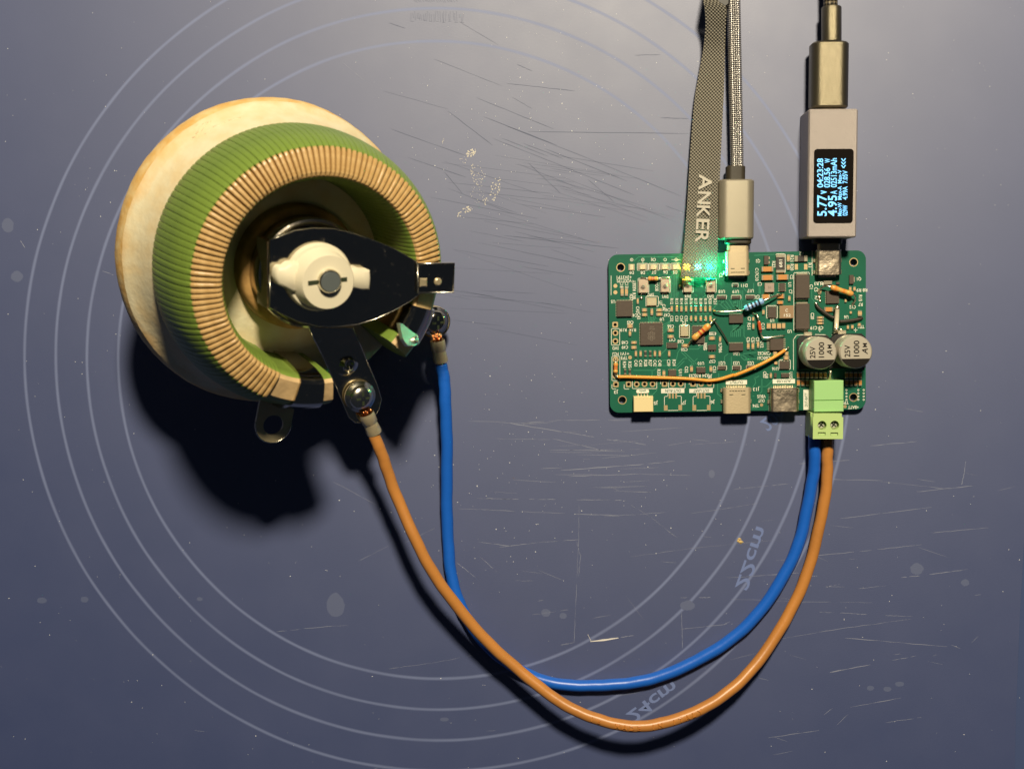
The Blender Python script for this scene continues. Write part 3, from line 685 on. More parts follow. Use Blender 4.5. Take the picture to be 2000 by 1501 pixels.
# ring lugs: barrel, flat ring, copper strands
def lugset(root, ring_uv, ring_a, barrel0, barrel1, rb, mbar):
    mb = MB(); b0, b1 = Vector(barrel0), Vector(barrel1); d = (b1 - b0)
    mb.tube([b0, b0 + d * .1, b0 + d * .45, b0 + d * .5, b0 + d * .9, b1], [rb * .96, rb, rb * 1.0, rb * .88, rb, rb * .96], 16, cap=False)
    lo_ = mb.build('crimp_barrel', mbar, root, auto=40)
    c = rw(*ring_uv, ring_a); mb = MB(); R = []
    n1 = Nn; e1 = Un; e2 = Vn
    for rr, z in ((2.0, -.4), (4.6, -.4), (4.6, .4), (2.0, .4), (2.0, -.4)):
        R.append([c + e1 * rr * math.cos(2 * math.pi * i / 24) + e2 * rr * math.sin(2 * math.pi * i / 24) + n1 * z for i in range(24)])
    mb.rings(R)
    dd = (b0 - c).normalized(); sd = dd.cross(n1).normalized() * 1.9
    p = [c + dd * 3.8 - sd, c + dd * 3.8 + sd, b0 + sd * .8, b0 - sd * .8]; q = [x - n1 * .8 for x in p]
    mb.add(p + q, [[0, 1, 2, 3], [7, 6, 5, 4], [0, 3, 7, 4], [1, 5, 6, 2], [0, 4, 5, 1], [2, 6, 7, 3]])
    mb.build('ring_lug', mbar, root, auto=40)
    mb = MB(); dn = d.normalized(); sx = dn.cross(n1).normalized()
    for k in range(26):
        a = random.uniform(-1.55, 1.55); z = random.uniform(.0, 1.5) * math.cos(a / 1.7); s = b0 + sx * a + n1 * (z * .8) - dn * random.uniform(.6, 2.4)
        mb.tube([s, s + dn * 1.2 + sx * random.uniform(-.1, .1), b0 + sx * a * .9 + n1 * z * .7 + dn * .6], .17, 5)
    mb.build('copper_strands', M_copper, root, smooth=True, kind='stuff')
lugset(brown, cs, SA + .9, rpt(715, 806, SA + 1.2), rpt(731, 845, SA + 1.0), 2.35, M_brass)
lugset(blue, cr, 18.3, at(854, 664, 12.8), at(861, 706, 11.0), 2.3, M_brass)
mb = MB(); mb.tube([at(861, 704, 11.0), at(862, 716, 10.6)], 1.0, 10); mb.build('bare_conductor', M_brass, blue)

# ================================================================== circuit board
BZ = 2.8; BC = Vector((58.85, -6.57, BZ)); BR = 0.0142
board = thing('circuit_board', 'green circuit board crowded with chips, lying on the mat under two usb plugs', 'circuit board', BC, Matrix.Rotation(BR, 3, 'Z'))
_c, _s = math.cos(-BR), math.sin(-BR)
CR = {1: (1170, 470), 2: (1430, 470), 3: (1170, 650), 4: (1430, 650)}
def bl_(px, py, h=0.0):
    p = at(px, py, BZ + h) - BC; return Vector((_c * p.x - _s * p.y, _s * p.x + _c * p.y))
def B(k, X, Y, h=0.0):
    o = CR[k]; return bl_(o[0] + X / 7.143, o[1] + Y / 7.143, h)
def bw(v, h): # board local -> world
    c, s = math.cos(BR), math.sin(BR); return Vector((BC.x + c * v[0] - s * v[1], BC.y + s * v[0] + c * v[1], BZ + h))
BW, BH = 39.45, 24.45
cu = bpy.data.curves.new('b', 'CURVE'); cu.dimensions = '2D'; cu.fill_mode = 'BOTH'; cu.extrude = .8 * S
def poly(pts):
    sp = cu.splines.new('POLY'); sp.points.add(len(pts) - 1)
    for q, p in zip(sp.points, pts): q.co = (p[0] * S, p[1] * S, 0, 1)
    sp.use_cyclic_u = True
poly(rrect(-BW, -BH, BW, BH, 2.8, 8))
def circ(c, r, n=20): return [(c[0] + r * math.cos(2 * math.pi * i / n), c[1] + r * math.sin(2 * math.pi * i / n)) for i in range(n)]
mounts = [B(1, 302, 372), B(3, 325, 935), B(2, 1695, 300), B(4, 1693, 897)]
for c in mounts: poly(circ(c, 1.12))
HOLES = [(1,225,1170,1),(1,228,1285,0),(1,228,1400,0),(3,235,718,1),(3,413,715,1),(3,525,715,0),(3,635,712,0),(3,748,712,0),(3,915,710,1),(3,1030,710,0),(3,1140,708,0),(3,1312,708,1),(3,1425,705,0),(3,1540,700,0),(3,232,370,0),(3,228,600,0)]
for k, x, y, q in HOLES: poly(circ(B(k, x, y), .50, 14))
ob = bpy.data.objects.new('b', cu); me = bpy.data.meshes.new_from_object(ob); bpy.data.objects.remove(ob); bpy.data.curves.remove(cu)
for v in me.vertices: v.co.z -= .8 * S
me.materials.append(M_mask); me.materials.append(M_edge)
for p in me.polygons: p.material_index = 0 if abs(p.normal.z) > .5 else 1
bo = bpy.data.objects.new('board', me); COL.objects.link(bo); bo.parent = board
Z1, Z2, Z3 = .012, .024, .036
# pads round the holes
mb = MB()
def annulus(mb, c, r0, r1, z, n=20, m=0):
    a = circ(c, r0, n); b_ = circ(c, r1, n); mb.add([(*p, z) for p in a] + [(*p, z) for p in b_], [[i, n + i, n + (i + 1) % n, (i + 1) % n][::-1][::-1] for i in range(n)], m)
def sqring(mb, c, r0, h, z, n=20):
    a = circ(c, r0, n); b_ = []
    for i in range(n):
        t = 2 * math.pi * i / n; k = h / max(abs(math.cos(t)), abs(math.sin(t))); b_.append((c[0] + k * math.cos(t), c[1] + k * math.sin(t)))
    mb.add([(*p, z) for p in a] + [(*p, z) for p in b_], [[i, n + i, n + (i + 1) % n, (i + 1) % n] for i in range(n)])
for k, x, y, q in HOLES:
    (sqring if q else annulus)(mb, B(k, x, y), .50, .92 if not q else .88, Z2)
for c in mounts: annulus(mb, c, 1.12, 1.36, Z1)
def pad(mb, k, x0, y0, x1, y1, z=Z2):
    a = B(k, x0, y0); b_ = B(k, x1, y1); mb.add([(a.x, b_.y, z), (b_.x, b_.y, z), (b_.x, a.y, z), (a.x, a.y, z)], [[0, 1, 2, 3]])
for dx in (0, 398):
    for x in (985, 1030, 1075): pad(mb, 3, x + dx - 13, 840 - dx * .01, x + dx + 13, 912)
    pad(mb, 3, 905 + dx, 1008 - dx * .012, 957 + dx, 1082); pad(mb, 3, 1107 + dx, 1003, 1158 + dx, 1077)
pad(mb, 2, 873, 325, 917, 402); pad(mb, 2, 1003, 325, 1050, 402)
for k, x, y, r in ((1,228,630,.62),(1,228,720,.62),(3,432,342,.6),(4,410,1003,.5),(4,1575,1025,.55)):
    mb.prism(circ(B(k, x, y), r, 18), .004, Z2)
mb.build('solder_pad', M_gold, board, kind='stuff')
# traces
mb = MB()
def trace(pts, wd=.22, z=Z1):
    pts = [Vector(p) for p in pts]; vs = []
    for i, p in enumerate(pts):
        t0_ = (p - pts[i - 1]).normalized() if i else (pts[1] - p).normalized(); t1_ = (pts[i + 1] - p).normalized() if i < len(pts) - 1 else t0_
        n = Vector((-(t0_ + t1_).y, (t0_ + t1_).x)).normalized(); vs += [(*(p + n * wd / 2), z), (*(p - n * wd / 2), z)]
    mb.add(vs, [[2 * i, 2 * i + 1, 2 * i + 3, 2 * i + 2] for i in range(len(pts) - 1)])
T3 = lambda *q: trace([B(3, *p) for p in q]); T1 = lambda *q: trace([B(1, *p) for p in q]); T2 = lambda *q: trace([B(2, *p) for p in q]); T4 = lambda *q: trace([B(4, *p) for p in q])
T1((485, 285), (555, 225), (1110, 225)); T1((540, 300), (575, 265))
T3((480, 520), (770, 520), (820, 455), (960, 455), (1000, 490)); T3((740, 520), (740, 610)); T3((1145, 265), (1330, 445)); T3((1185, 262), (1365, 440)); T3((1060, 480), (1180, 355), (1250, 355)); T3((1080, 500), (1190, 390))
T3((805, 775), (805, 800), (740, 870)); T3((870, 385), (960, 375), (1080, 375)); T3((1655, 690), (1655, 850), (1710, 895)); T3((1670, 700), (1670, 560)); T3((1845, 330), (1845, 555)); T3((1860, 555), (1940, 555)); T3((1080, 370), (1100, 270), (1150, 200)); T3((1260, 225), (1380, 225), (1430, 180)); T3((1750, 390), (1750, 330), (1800, 290))
for k in range(6): T1((990 + 22 * k, 470), (990 + 22 * k, 800))
for k in range(5): T1((1650 + 55 * k, 850 - 10 * k), (1770 + 45 * k, 960 + 4 * k), (1900 + 25 * k, 960 + 4 * k))
for k in range(4): T1((1650 + 28 * k, 880), (1650 + 28 * k, 790)); T2((70 + 26 * k, 830), (70 + 26 * k, 690)); T2((15, 880 + 25 * k), (110 + 10 * k, 985))
for k in range(5): T1((1880 + 26 * k, 830), (1880 + 26 * k, 900 + 20 * k), (1960, 985 + 9 * k))
for k in range(6): T1((1840 + 26 * k, 1340), (1840 + 26 * k, 1270), (1985, 1180 - 12 * k)) ; T2((5, 1270 - 28 * k), (95, 1215 - 30 * k), (150, 1215 - 30 * k))
for k in range(5): T1((700 + 14 * k, 1140), (690 + 24 * k, 1070), (690 + 24 * k, 1050)); T1((880, 1180 + 30 * k), (940, 1150 + 26 * k), (1000, 1110 + 10 * k))
T4((320, 610), (325, 700), (285, 760)); T4((415, 640), (415, 815), (380, 850)); T4((285, 880), (310, 880)); T4((20, 310), (150, 310), (215, 360)); T4((120, 330), (170, 380), (250, 375)); T4((275, 1048), (350, 1048)); T4((150, 290), (340, 270)); T4((305, 640), (375, 600))
T2((305, 205), (590, 190)); T2((300, 590), (300, 700)); T2((1110, 640), (1110, 800), (1150, 850)); T2((1600, 740), (1600, 840)); T2((165, 1180), (165, 1330), (205, 1380)); T2((140, 640), (200, 710)); T2((375, 620), (375, 740)); T2((390, 620), (390, 740))
for k in range(5): T4((230 + 0 * k, 300 + 0), (300, 330))
for k in range(9):
    x = random.uniform(-34, 12); y = random.uniform(-18, 18); l = random.uniform(3, 8); trace([Vector((x, y)), Vector((x + l * .5, y)), Vector((x + l, y + l * .5 * random.choice((-1, 1))))])
mb.build('copper_trace', M_trace, board, kind='stuff')
# silkscreen -------------------------------------------------------------
mb = MB()
def sl(k, x, y, t, ang=180, h=44, wf=.62): ctext(mb, t, B(k, x, y), ang, h / 7.143 / 6.28, Z3, 0, wf)
def box_(k, pts, wd=.17, close=True):
    P = [B(k, *p) for p in pts]
    if close: P = P + [P[0]]
    for a, b_ in zip(P, P[1:]):
        d = (b_ - a).normalized(); n = Vector((-d.y, d.x)) * wd / 2; a2 = a - d * wd / 2; b2 = b_ + d * wd / 2
        mb.add([(*(a2 + n), Z2), (*(a2 - n), Z2), (*(b2 - n), Z2), (*(b2 + n), Z2)], [[0, 1, 2, 3]])
R_ = lambda k, x0, y0, x1, y1: box_(k, [(x0, y0), (x1, y0), (x1, y1), (x0, y1)])
for k, x, y, t, a in [(1,455,445,'D9',180),(1,610,445,'D8',180),(1,765,440,'D7',180),(1,925,440,'D6',180),(1,1060,440,'D5',180),(1,350,510,'+3V3TP1',180),(1,350,560,'VOUTTP2',180),
 (1,315,615,'C18',-90),(1,385,615,'C17',-90),(1,492,625,'RESET',90),(1,450,790,'R37',-90),(1,490,770,'R38',-90),(1,805,640,'BOOT',90),(1,1125,635,'B',180),(1,1435,620,'Y',180),(1,720,755,'SW2',180),(1,925,780,'SW1',180),(1,1240,775,'SW4',180),(1,1555,775,'SW3',180),
 (1,195,850,'U5',180),(1,860,870,'U7',-90),(1,905,930,'C44',-90),(1,540,960,'C42',-90),(1,490,1040,'C45',180),(1,555,1050,'C43',-90),(1,955,965,'C46',180),(1,945,1035,'C47',180),(1,875,1095,'U9',180),(1,435,1140,'C65',180),(1,1000,1195,'C66',180),(1,1020,1380,'C67',180),(1,340,1245,'R19',180),(1,470,1245,'R18',180),(1,360,1420,'C48',180),(1,360,1485,'C49',180),(1,1580,1295,'C58',180),(1,1410,1440,'U8',180),(1,1140,1405,'C68',180),(1,1485,1470,'U35',-90),(1,1690,1470,'R36',-90),
 (1,1710,710,'U18',180),(1,1905,710,'U19',180),(2,255,700,'U17',180),(2,170,625,'D11',180),(1,1700,480,'C2',-90),(1,1190,1150,'Y2',180),
 (3,230,212,'SWD',180),(3,230,292,'MCU',180),(3,360,290,'+1V1',180),(3,350,350,'TP3',180),(3,355,440,'R34',-90),(3,430,440,'R35',-90),(3,515,420,'C43',-90),(3,580,420,'C41',-90),(3,650,420,'R28',-90),(3,715,420,'R27',-90),(3,780,420,'C42',-90),(3,848,420,'C40',-90),(3,972,415,'C39',-90),(3,1048,415,'R24',-90),(3,1190,230,'C50',180),
 (3,835,550,'R33',-90),(3,1135,550,'U11',-90),(3,1420,425,'U10',180),(3,1220,510,'C52',-90),(3,1610,505,'C51',-90),(3,1580,395,'C57',180),(3,1715,420,'U21',180),(3,1915,420,'U23',180),(4,258,420,'U22',180),(3,1915,285,'U24',180),(3,1480,195,'U35',-90),(3,1692,230,'R36',-90),(3,1590,10,'C58',180),(3,1300,598,'C53',180),(3,1430,595,'R34 R35',180),(3,1548,612,'J8',180),(3,238,825,'J3',180),(3,792,978,'J5',180),(3,1185,975,'J7',180),(3,1585,965,'J6',180),
 (4,60,290,'U24',180),(4,445,285,'C59C62',180),(4,445,350,'C60C61',180),(4,600,500,'U16',180),(4,820,590,'U15',-90),(4,455,580,'C63',-90),(4,480,600,'D8',-90),(4,335,785,'J13',180),(4,408,885,'VBUS',180),(4,408,945,'OUT',180),(4,330,1012,'TP4',180),(4,1690,1035,'+BATT',180),(4,1580,970,'TP5',180),(4,415,160,'U12',-90),
 (2,360,285,'Q2',180),(2,345,470,'C17C10',-90),(2,385,605,'C3',180),(2,580,330,'R22',-90),(2,835,245,'R21',-90),(2,835,370,'R20',-90),(2,965,182,'R2',180),(2,1085,340,'R1',-90),(2,830,505,'C2',-90),(2,805,610,'U1',-90),(2,815,710,'C7',-90),(2,1105,640,'C1',-90),(2,360,785,'C5',-90),(2,555,1110,'U2',180),(2,240,1090,'C7',-90),(2,235,1190,'R51',-90),(2,430,1190,'C13',-90),(2,800,1265,'U3',180),(2,1120,1050,'C20',-90),(2,1180,1215,'C9 C19',180),(2,1220,600,'U4 R3',180),(2,1170,680,'C5',-90),(2,1175,800,'R7',-90),(2,1770,535,'Q1',180),(2,1810,690,'R8 R9',180),(2,1790,800,'R15',-90),(2,1790,890,'R7',180),(2,1680,925,'C12',180),(2,1800,1200,'TP1',180),(2,1590,1065,'U6',180),(2,225,1390,'C56',-90),(2,290,1390,'C55',-90),(2,355,1390,'C54',-90)]:
    sl(k, x, y, t, a)
for i, x in enumerate((1015,1085,1150,1215,1285,1350,1420,1485,1550,1620)): sl(1, x, 845, 'R%d' % (12 + i), -90, 40); 
for i, x in enumerate((1015,1085,1150,1215)): sl(1, x, 1085, 'C%d' % (52 + i), -90, 40)
# icons over the leds
for i, x in enumerate((455, 610, 770, 922, 1075)):
    c = B(1, x, 265); annulus(mb, c, .34, .50, Z2, 18)
    if i == 0: box_(1, [(x, 247), (x, 283)], .14, False)
    if i == 1: box_(1, [(x, 262), (x, 305)], .16, False)
    if i == 2: box_(1, [(x - 40, 240), (x - 40, 285)], .14, False); box_(1, [(x - 28, 245), (x - 28, 280)], .14, False)
    if i == 4: box_(1, [(x - 60, 265), (x + 60, 265)], .14, False)
R_(1, 172, 1225, 288, 1455); R_(3, 180, 325, 290, 665); box_(3, [(465, 670), (465, 775), (805, 775), (805, 670)], close=False); box_(3, [(350, 720), (350, 780), (415, 780)], close=False); box_(3, [(180, 720), (180, 780), (235, 780)], close=False)
box_(3, [(858, 665), (858, 705)], close=False); box_(3, [(970, 660), (970, 770), (1200, 770), (1200, 670)], close=False); box_(3, [(1258, 680), (1258, 715)], close=False); box_(3, [(1368, 670), (1368, 765), (1600, 765), (1600, 705)], close=False)
for dx in (0, 400):
    box_(3, [(960 + dx, 840), (960 + dx, 882), (912 + dx, 885), (912 + dx, 1000)], close=False); box_(3, [(1090 + dx, 880), (1148 + dx, 880), (1148 + dx, 1000)], close=False); box_(3, [(965 + dx, 1080), (1100 + dx, 1078)], close=False)
for q in ((545, 525, 695, 725), (853, 530, 995, 720), (1165, 530, 1312, 720), (1490, 530, 1635, 720)): R_(1, *q)
for q in ((533, 318, 682, 412), (690, 318, 838, 410), (845, 318, 990, 408), (1003, 316, 1145, 406)): R_(1, *q)
R_(1, 655, 775, 828, 915); R_(1, 1122, 1175, 1262, 1355); R_(2, 478, 905, 630, 1080); box_(2, [(860, 1250), (860, 445), (1075, 440), (1075, 465)], close=False); box_(4, [(855, 510), (855, 90), (900, 30), (1020, 25)], close=False); box_(4, [(1160, 22), (1300, 25), (1345, 70)], close=False); box_(4, [(1390, 25), (1520, 22)], close=False); box_(4, [(1660, 22), (1800, 25), (1850, 75)], close=False)
box_(2, [(1115, 140), (1115, 480)], close=False); box_(2, [(1195, 575), (1270, 575), (1270, 615)], close=False); box_(1, [(168, 490), (168, 755)], close=False); box_(4, [(515, 770), (515, 1085)], close=False); box_(4, [(1205, -40), (1240, -40)], close=False); box_(4, [(1222, -60), (1222, -18)], close=False); box_(4, [(1700, -40), (1745, -40)], close=False); box_(4, [(1722, -65), (1722, -15)], close=False)
for q in ((1645, 760, 1778, 815), (1845, 760, 1980, 815)): R_(1, *q)
R_(2, 190, 758, 322, 812); R_(3, 1658, 455, 1780, 515); R_(3, 1862, 455, 1980, 515); R_(4, 198, 452, 325, 512); R_(2, 610, 185, 740, 445); R_(2, 0, 595, 85, 645); R_(4, 655, 375, 812, 505)
# white label blocks with knocked-out words
def block(k, x0, y0, x1, y1, r=.1):
    a = B(k, x0, y0); b_ = B(k, x1, y1); mb.prism(rrect(a.x, b_.y, b_.x, a.y, r), .004, Z2)
block(3, 520, 788, 697, 838, .45); block(3, 866, 775, 1190, 836); block(3, 1258, 778, 1586, 832); block(4, 565, 645, 876, 702); block(4, 993, 790, 1070, 1070)
a = B(3, 1768, 660); b_ = B(4, 207, 715); mb.prism(rrect(a.x, b_.y, b_.x, a.y, .1), .004, Z2)
for k, x in enumerate((1595, 1760, 1835)):
    for y in (800, 845, 890, 935): annulus(mb, B(4, x, y - 5), .14, .30, Z2, 12)
mb.build('silkscreen', M_silk, board, kind='stuff')
mb = MB(); kz = Z3 + .006
ctext(mb, 'qwiic', B(3, 608, 810), 180, .62, kz, 0, .66); ctext(mb, 'DUT-RUN', B(3, 1030, 806), 180, .85, kz, 0, .74); ctext(mb, 'DUT-UART', B(3, 1424, 806), 180, .80, kz, 0, .70)
ctext(mb, 'OUTPUT', (B(3, 1768, 688) + B(4, 207, 688)) / 2, 180, .80, kz, 0, .80); ctext(mb, 'AUX-USB', B(4, 720, 674), 180, .80, kz, 0, .72); ctext(mb, 'DUT-BATT', B(4, 1031, 930), 90, .80, kz, 0, .62)
mb.build('label_lettering', M_mask, board, kind='stuff')

# small chips --------------------------------------------------------------
def smd(k, x0, y0, x1, y1, body=None, h=.55, name='chip_capacitor', term=.24, mark=None):
    body = body or M_mlcc2; a = B(k, x0, y0, h); b_ = B(k, x1, y1, h); X0, X1 = sorted((a.x, b_.x)); Y0, Y1 = sorted((a.y, b_.y)); mb = MB()
    if X1 - X0 > Y1 - Y0:
        t = (X1 - X0) * term; mb.box(X0 + t, Y0 + .02, X1 - t, Y1 - .02, 0, h - .02, .03, 0); mb.box(X0, Y0, X0 + t, Y1, 0, h, .06, 1); mb.box(X1 - t, Y0, X1, Y1, 0, h, .06, 1)
    else:
        t = (Y1 - Y0) * term; mb.box(X0 + .02, Y0 + t, X1 - .02, Y1 - t, 0, h - .02, .03, 0); mb.box(X0, Y0, X1, Y0 + t, 0, h, .06, 1); mb.box(X0, Y1 - t, X1, Y1, 0, h, .06, 1)
    return mb.build(name, [body, M_pin], board)
for q in [(1,300,650,345,770),(1,360,650,405,770),(1,525,800,556,882),(1,595,943,672,988),(1,595,1010,675,1052),(1,795,945,887,987),(1,795,1005,887,1047),(1,718,945,756,1040),(1,390,1163,476,1216),(1,414,1250,450,1330),(1,955,1225,1046,1270),(1,955,1315,1046,1356),(1,1530,1335,1622,1382),(3,1673,45,1706,130),(3,1530,308,1622,352),(3,445,115,530,152),(3,445,180,527,223),(3,885,520,926,600),(3,1270,458,1312,545),(3,1540,458,1580,545),(3,1150,155,1255,195)]: smd(*q)
for x in (1015,1085,1150,1215,1285,1350,1420,1485,1550): smd(1, x - 17, 905, x + 17, 990)
for x in (1285,1350,1420,1490,1555): smd(1, x - 17, 1045, x + 17, 1122)
for x in (515,580,648,715,780,848,980): smd(3, x - 17, 245, x + 17, 330, M_res if x in (648, 715) else None, name='chip_resistor' if x in (648, 715) else 'chip_capacitor')
for x in (365,430): smd(3, x - 17, 500, x + 17, 580, M_res, name='chip_resistor')
for q in [(2,410,362,576,428),(2,410,478,576,548),(2,620,473,788,543)]: smd(*q, M_mlcc, 1.1, term=.15)
for q in [(2,412,748,530,808),(2,618,742,730,803),(2,625,838,716,882),(2,1285,928,1412,986)]: smd(*q, M_mlcc, .8, term=.16)
for q in [(2,482,1148,540,1228),(2,555,1148,612,1228),(2,625,1148,686,1228),(2,695,1145,742,1225)]: smd(*q, M_mlcc2, .8, term=.16)
for q in [(2,762,192,806,292),(2,762,330,806,408),(2,780,765,816,840),(2,1755,972,1812,1052),(2,420,960,455,1030),(2,280,1150,312,1235),(2,1630,640,1665,700),(2,1690,640,1725,700),(4,205,130,245,228),(4,270,130,310,228),(4,345,110,380,210),(2,280,1060,310,1120),(2,1640,980,1672,1020),(4,570,262,630,318),(4,735,262,790,312),(4,715,320,798,372),(4,525,555,556,632),(4,585,400,640,440),(2,1570,810,1600,860),(2,1600,1175,1632,1235),(2,1660,1170,1696,1230),(2,1750,1150,1800,1190),(2,1200,670,1245,740)]: smd(*q)
for x in (1480, 1530, 1700): pass
r_ = smd(2, 613, 195, 737, 442, M_res, .9, 'sense_resistor', .15); smd(2, 870, 208, 1052, 288, M_res, .8, 'chip_resistor', .26)
for i in range(7):
    for j in range(2):
        x = 905 + i * 62; y = 545 + j * 105
        if 1140 < x < 1560 and j: continue
        smd(4, x, y, x + 44, y + 88, M_mlcc, .8, term=.2)
for i in range(4):
    for j in range(2): smd(4, 1580 + i * 62, 545 + j * 105, 1624 + i * 62, 633 + j * 105, M_mlcc, .8, term=.2)
for y in (1070, 1110, 1150): smd(2, 1180, y - 14, 1280, y + 14)
def ic(k, x0, y0, x1, y1, h=.9, name='chip', pins='', np=8, k2=None, m=None, ch=.08, pl=.45):
    a = B(k, x0, y0, h); b_ = B(k2 or k, x1, y1, h); X0, X1 = sorted((a.x, b_.x)); Y0, Y1 = sorted((a.y, b_.y)); mb = MB(); mb.box(X0, Y0, X1, Y1, .06, h, ch)
    o = mb.build(name, m or M_ic, board)
    if pins:
        mb = MB()
        for s in pins:
            for i in range(np):
                t = (i + .5) / np
                if s in 'tb':
                    w_ = (X1 - X0) / np * .28; cx = X0 + (X1 - X0) * t; y = Y1 if s == 't' else Y0; d = 1 if s == 't' else -1
                    mb.box(cx - w_, y - .05 * d, cx + w_, y + pl * d, .0, .18 if pl < .5 else .3)
                else:
                    w_ = (Y1 - Y0) / np * .28; cy = Y0 + (Y1 - Y0) * t; x = X1 if s == 'r' else X0; d = 1 if s == 'r' else -1
                    mb.box(x - .05 * d, cy - w_, x + pl * d, cy + w_, .0, .18 if pl < .5 else .3)
        mb.build('pins', M_pin, o, kind='stuff')
    return o, (X0, Y0, X1, Y1)
ic(1, 246, 838, 464, 1055, .95, pins='tblr', np=10, pl=.3)
mcu, q = ic(1, 576, 1148, 885, 1452, .95, 'microcontroller', 'tblr', 14, pl=.3)
mb = MB(); c = Vector(((q[0] + q[2]) / 2, (q[1] + q[3]) / 2)) + Vector((0, -.45))
for dx, dy in ((0, .95), (-.75, .55), (.75, .55), (-.5, -.1), (.5, -.1), (0, -.75), (-.75, -.75), (.75, -.75), (0, -1.3)): annulus(mb, c + Vector((dx, dy)), .26, .40, .962, 14)
ctext(mb, 'RP2-B2', c + Vector((.2, 2.0)), 180, .42, .962); ctext(mb, '21/32', c + Vector((.2, 2.65)), 180, .42, .962)
mb.build('chip_marking', M_icmark, mcu)
ic(1, 1308, 1190, 1470, 1430, .8, pins='tblr', np=8, pl=.25)
ic(1, 1815, 1030, 155, 1147, .9, pins='t', np=14, k2=2, pl=.3); ic(3, 1815, 145, 155, 248, .9, pins='t', np=14, k2=4, pl=.3)
for k, x0, y0, x1, y1, k2 in ((1,1650,768,1772,812,1),(1,1850,768,1976,810,1),(2,195,765,317,812,2),(3,1663,462,1772,510,3),(3,1868,462,1972,510,3),(4,203,458,317,507,4)): ic(k, x0, y0, x1, y1, .55, 'array_chip', 'tb', 5, k2, pl=.18)
ic(3, 952, 135, 1088, 210, .7, pins='lr', np=4, pl=.25); ic(3, 1520, 165, 1637, 238, .8, pins='b', np=3); ic(3, 968, 515, 1078, 602, .7, pins='t', np=8, pl=.2); ic(3, 1360, 482, 1487, 556, .8, pins='tb', np=5, pl=.25)
ic(2, 445, 210, 510, 332, .8, 'transistor', 'r', 2); ic(2, 665, 590, 737, 708, .7, 'regulator_chip', 'lr', 4, pl=.4); ic(2, 502, 922, 618, 1075, .7, pins='tblr', np=5, pl=.15)
ic(2, 1315, 700, 1490, 872, .8, pins='blr', np=7, pl=.25); ic(2, 1635, 478, 1697, 602, .8, 'transistor', 'r', 1); ic(2, 530, 1365, 714, 1490, .9, pins='lr', np=5) if False else None
dr, q = ic(4, 530, 78, 716, 240, 1.3, 'driver_chip', 'lr', 6, pl=.85)
ic(4, 665, 395, 803, 502, .8, pins='t', np=3, pl=.2); ic(4, 685, 568, 798, 618, .6, pins='tb', np=6, pl=.2); ic(4, 585, 560, 622, 625, .6, 'diode'); ic(2, 1280, 560, 1395, 612, .6, 'diode', m=mat('grey_chip', (.25, .22, .16), .5))
ic(2, 1450, 575, 1500, 610, .5, 'diode'); ic(1, 1868, 612, 1935, 638, .5, 'diode')
ind, q = ic(2, 455, 590, 587, 716, 1.1, 'power_inductor', m=mat('grey_ferrite', (.36, .28, .23), .6, bump=.2))
mb = MB(); ctext(mb, '1S', ((q[0] + q[2]) / 2, (q[1] + q[3]) / 2), 180, .7, 1.11); mb.build('chip_marking', M_icmark, ind)
ind, q = ic(2, 660, 905, 860, 1082, 2.0, 'power_inductor', m=mat('brown_ferrite', (.30, .19, .10), .55, bump=.1), ch=.12)
mb = MB(); c = Vector(((q[0] + q[2]) / 2, (q[1] + q[3]) / 2)); ctext(mb, 'C', c + Vector((0, .5)), 0, .9, 2.01, 0, .8); ctext(mb, '152', c + Vector((.2, -1.0)), 0, .85, 2.01, 0, .75); mb.build('chip_marking', M_silk, ind)
mb = MB(); c = B(2, 676, 318, .91); ctext(mb, '681', c, 90, 1.0, .905, 0, .72); mb.build('resistor_marking', M_silk, r_)
for y0, y1, t in ((475, 800, 1), (880, 1232, 0)):
    o, q = ic(2, 888, y0, 1082, y1, 2.0, 'power_diode', m=M_ic, ch=.15); mb = MB()
    mb.box(q[0] + .4, q[3], q[2] - .4, q[3] + .5, 0, 1.0, .05); mb.box(q[0] + .4, q[1] - .45, q[2] - .4, q[1], 0, 1.0, .05); mb.build('terminal', M_pin, o)
for q4 in ((1, 665, 793, 806, 905), (1, 1135, 1183, 1252, 1332)):
    o, q = ic(*q4, .9, 'crystal', m=M_can, ch=.12)
# leds ---------------------------------------------------------------------
def led(k, x, y, w_, h_, m, name='led'):
    a = B(k, x - w_ / 2, y - h_ / 2, .6); b_ = B(k, x + w_ / 2, y + h_ / 2, .6); X0, X1 = sorted((a.x, b_.x)); Y0, Y1 = sorted((a.y, b_.y)); t = (X1 - X0) * .2
    mb = MB(); mb.box(X0, Y0, X0 + t, Y1, 0, .3, .02, 1); mb.box(X1 - t, Y0, X1, Y1, 0, .3, .02, 1); mb.box(X0 + t, Y0 + .05, X1 - t, Y1 - .05, 0, .62, .08, 0); return mb.build(name, [m, M_pin], board)
led(1, 455, 368, 86, 86, M_led_off)
for x, m in ((610, M_led_off), (762, M_led_off), (918, M_led_off), (1070, M_led_off), (1225, M_ledy), (1385, M_ledc), (1545, M_ledg)): led(1, x, 365, 128, 72, m)
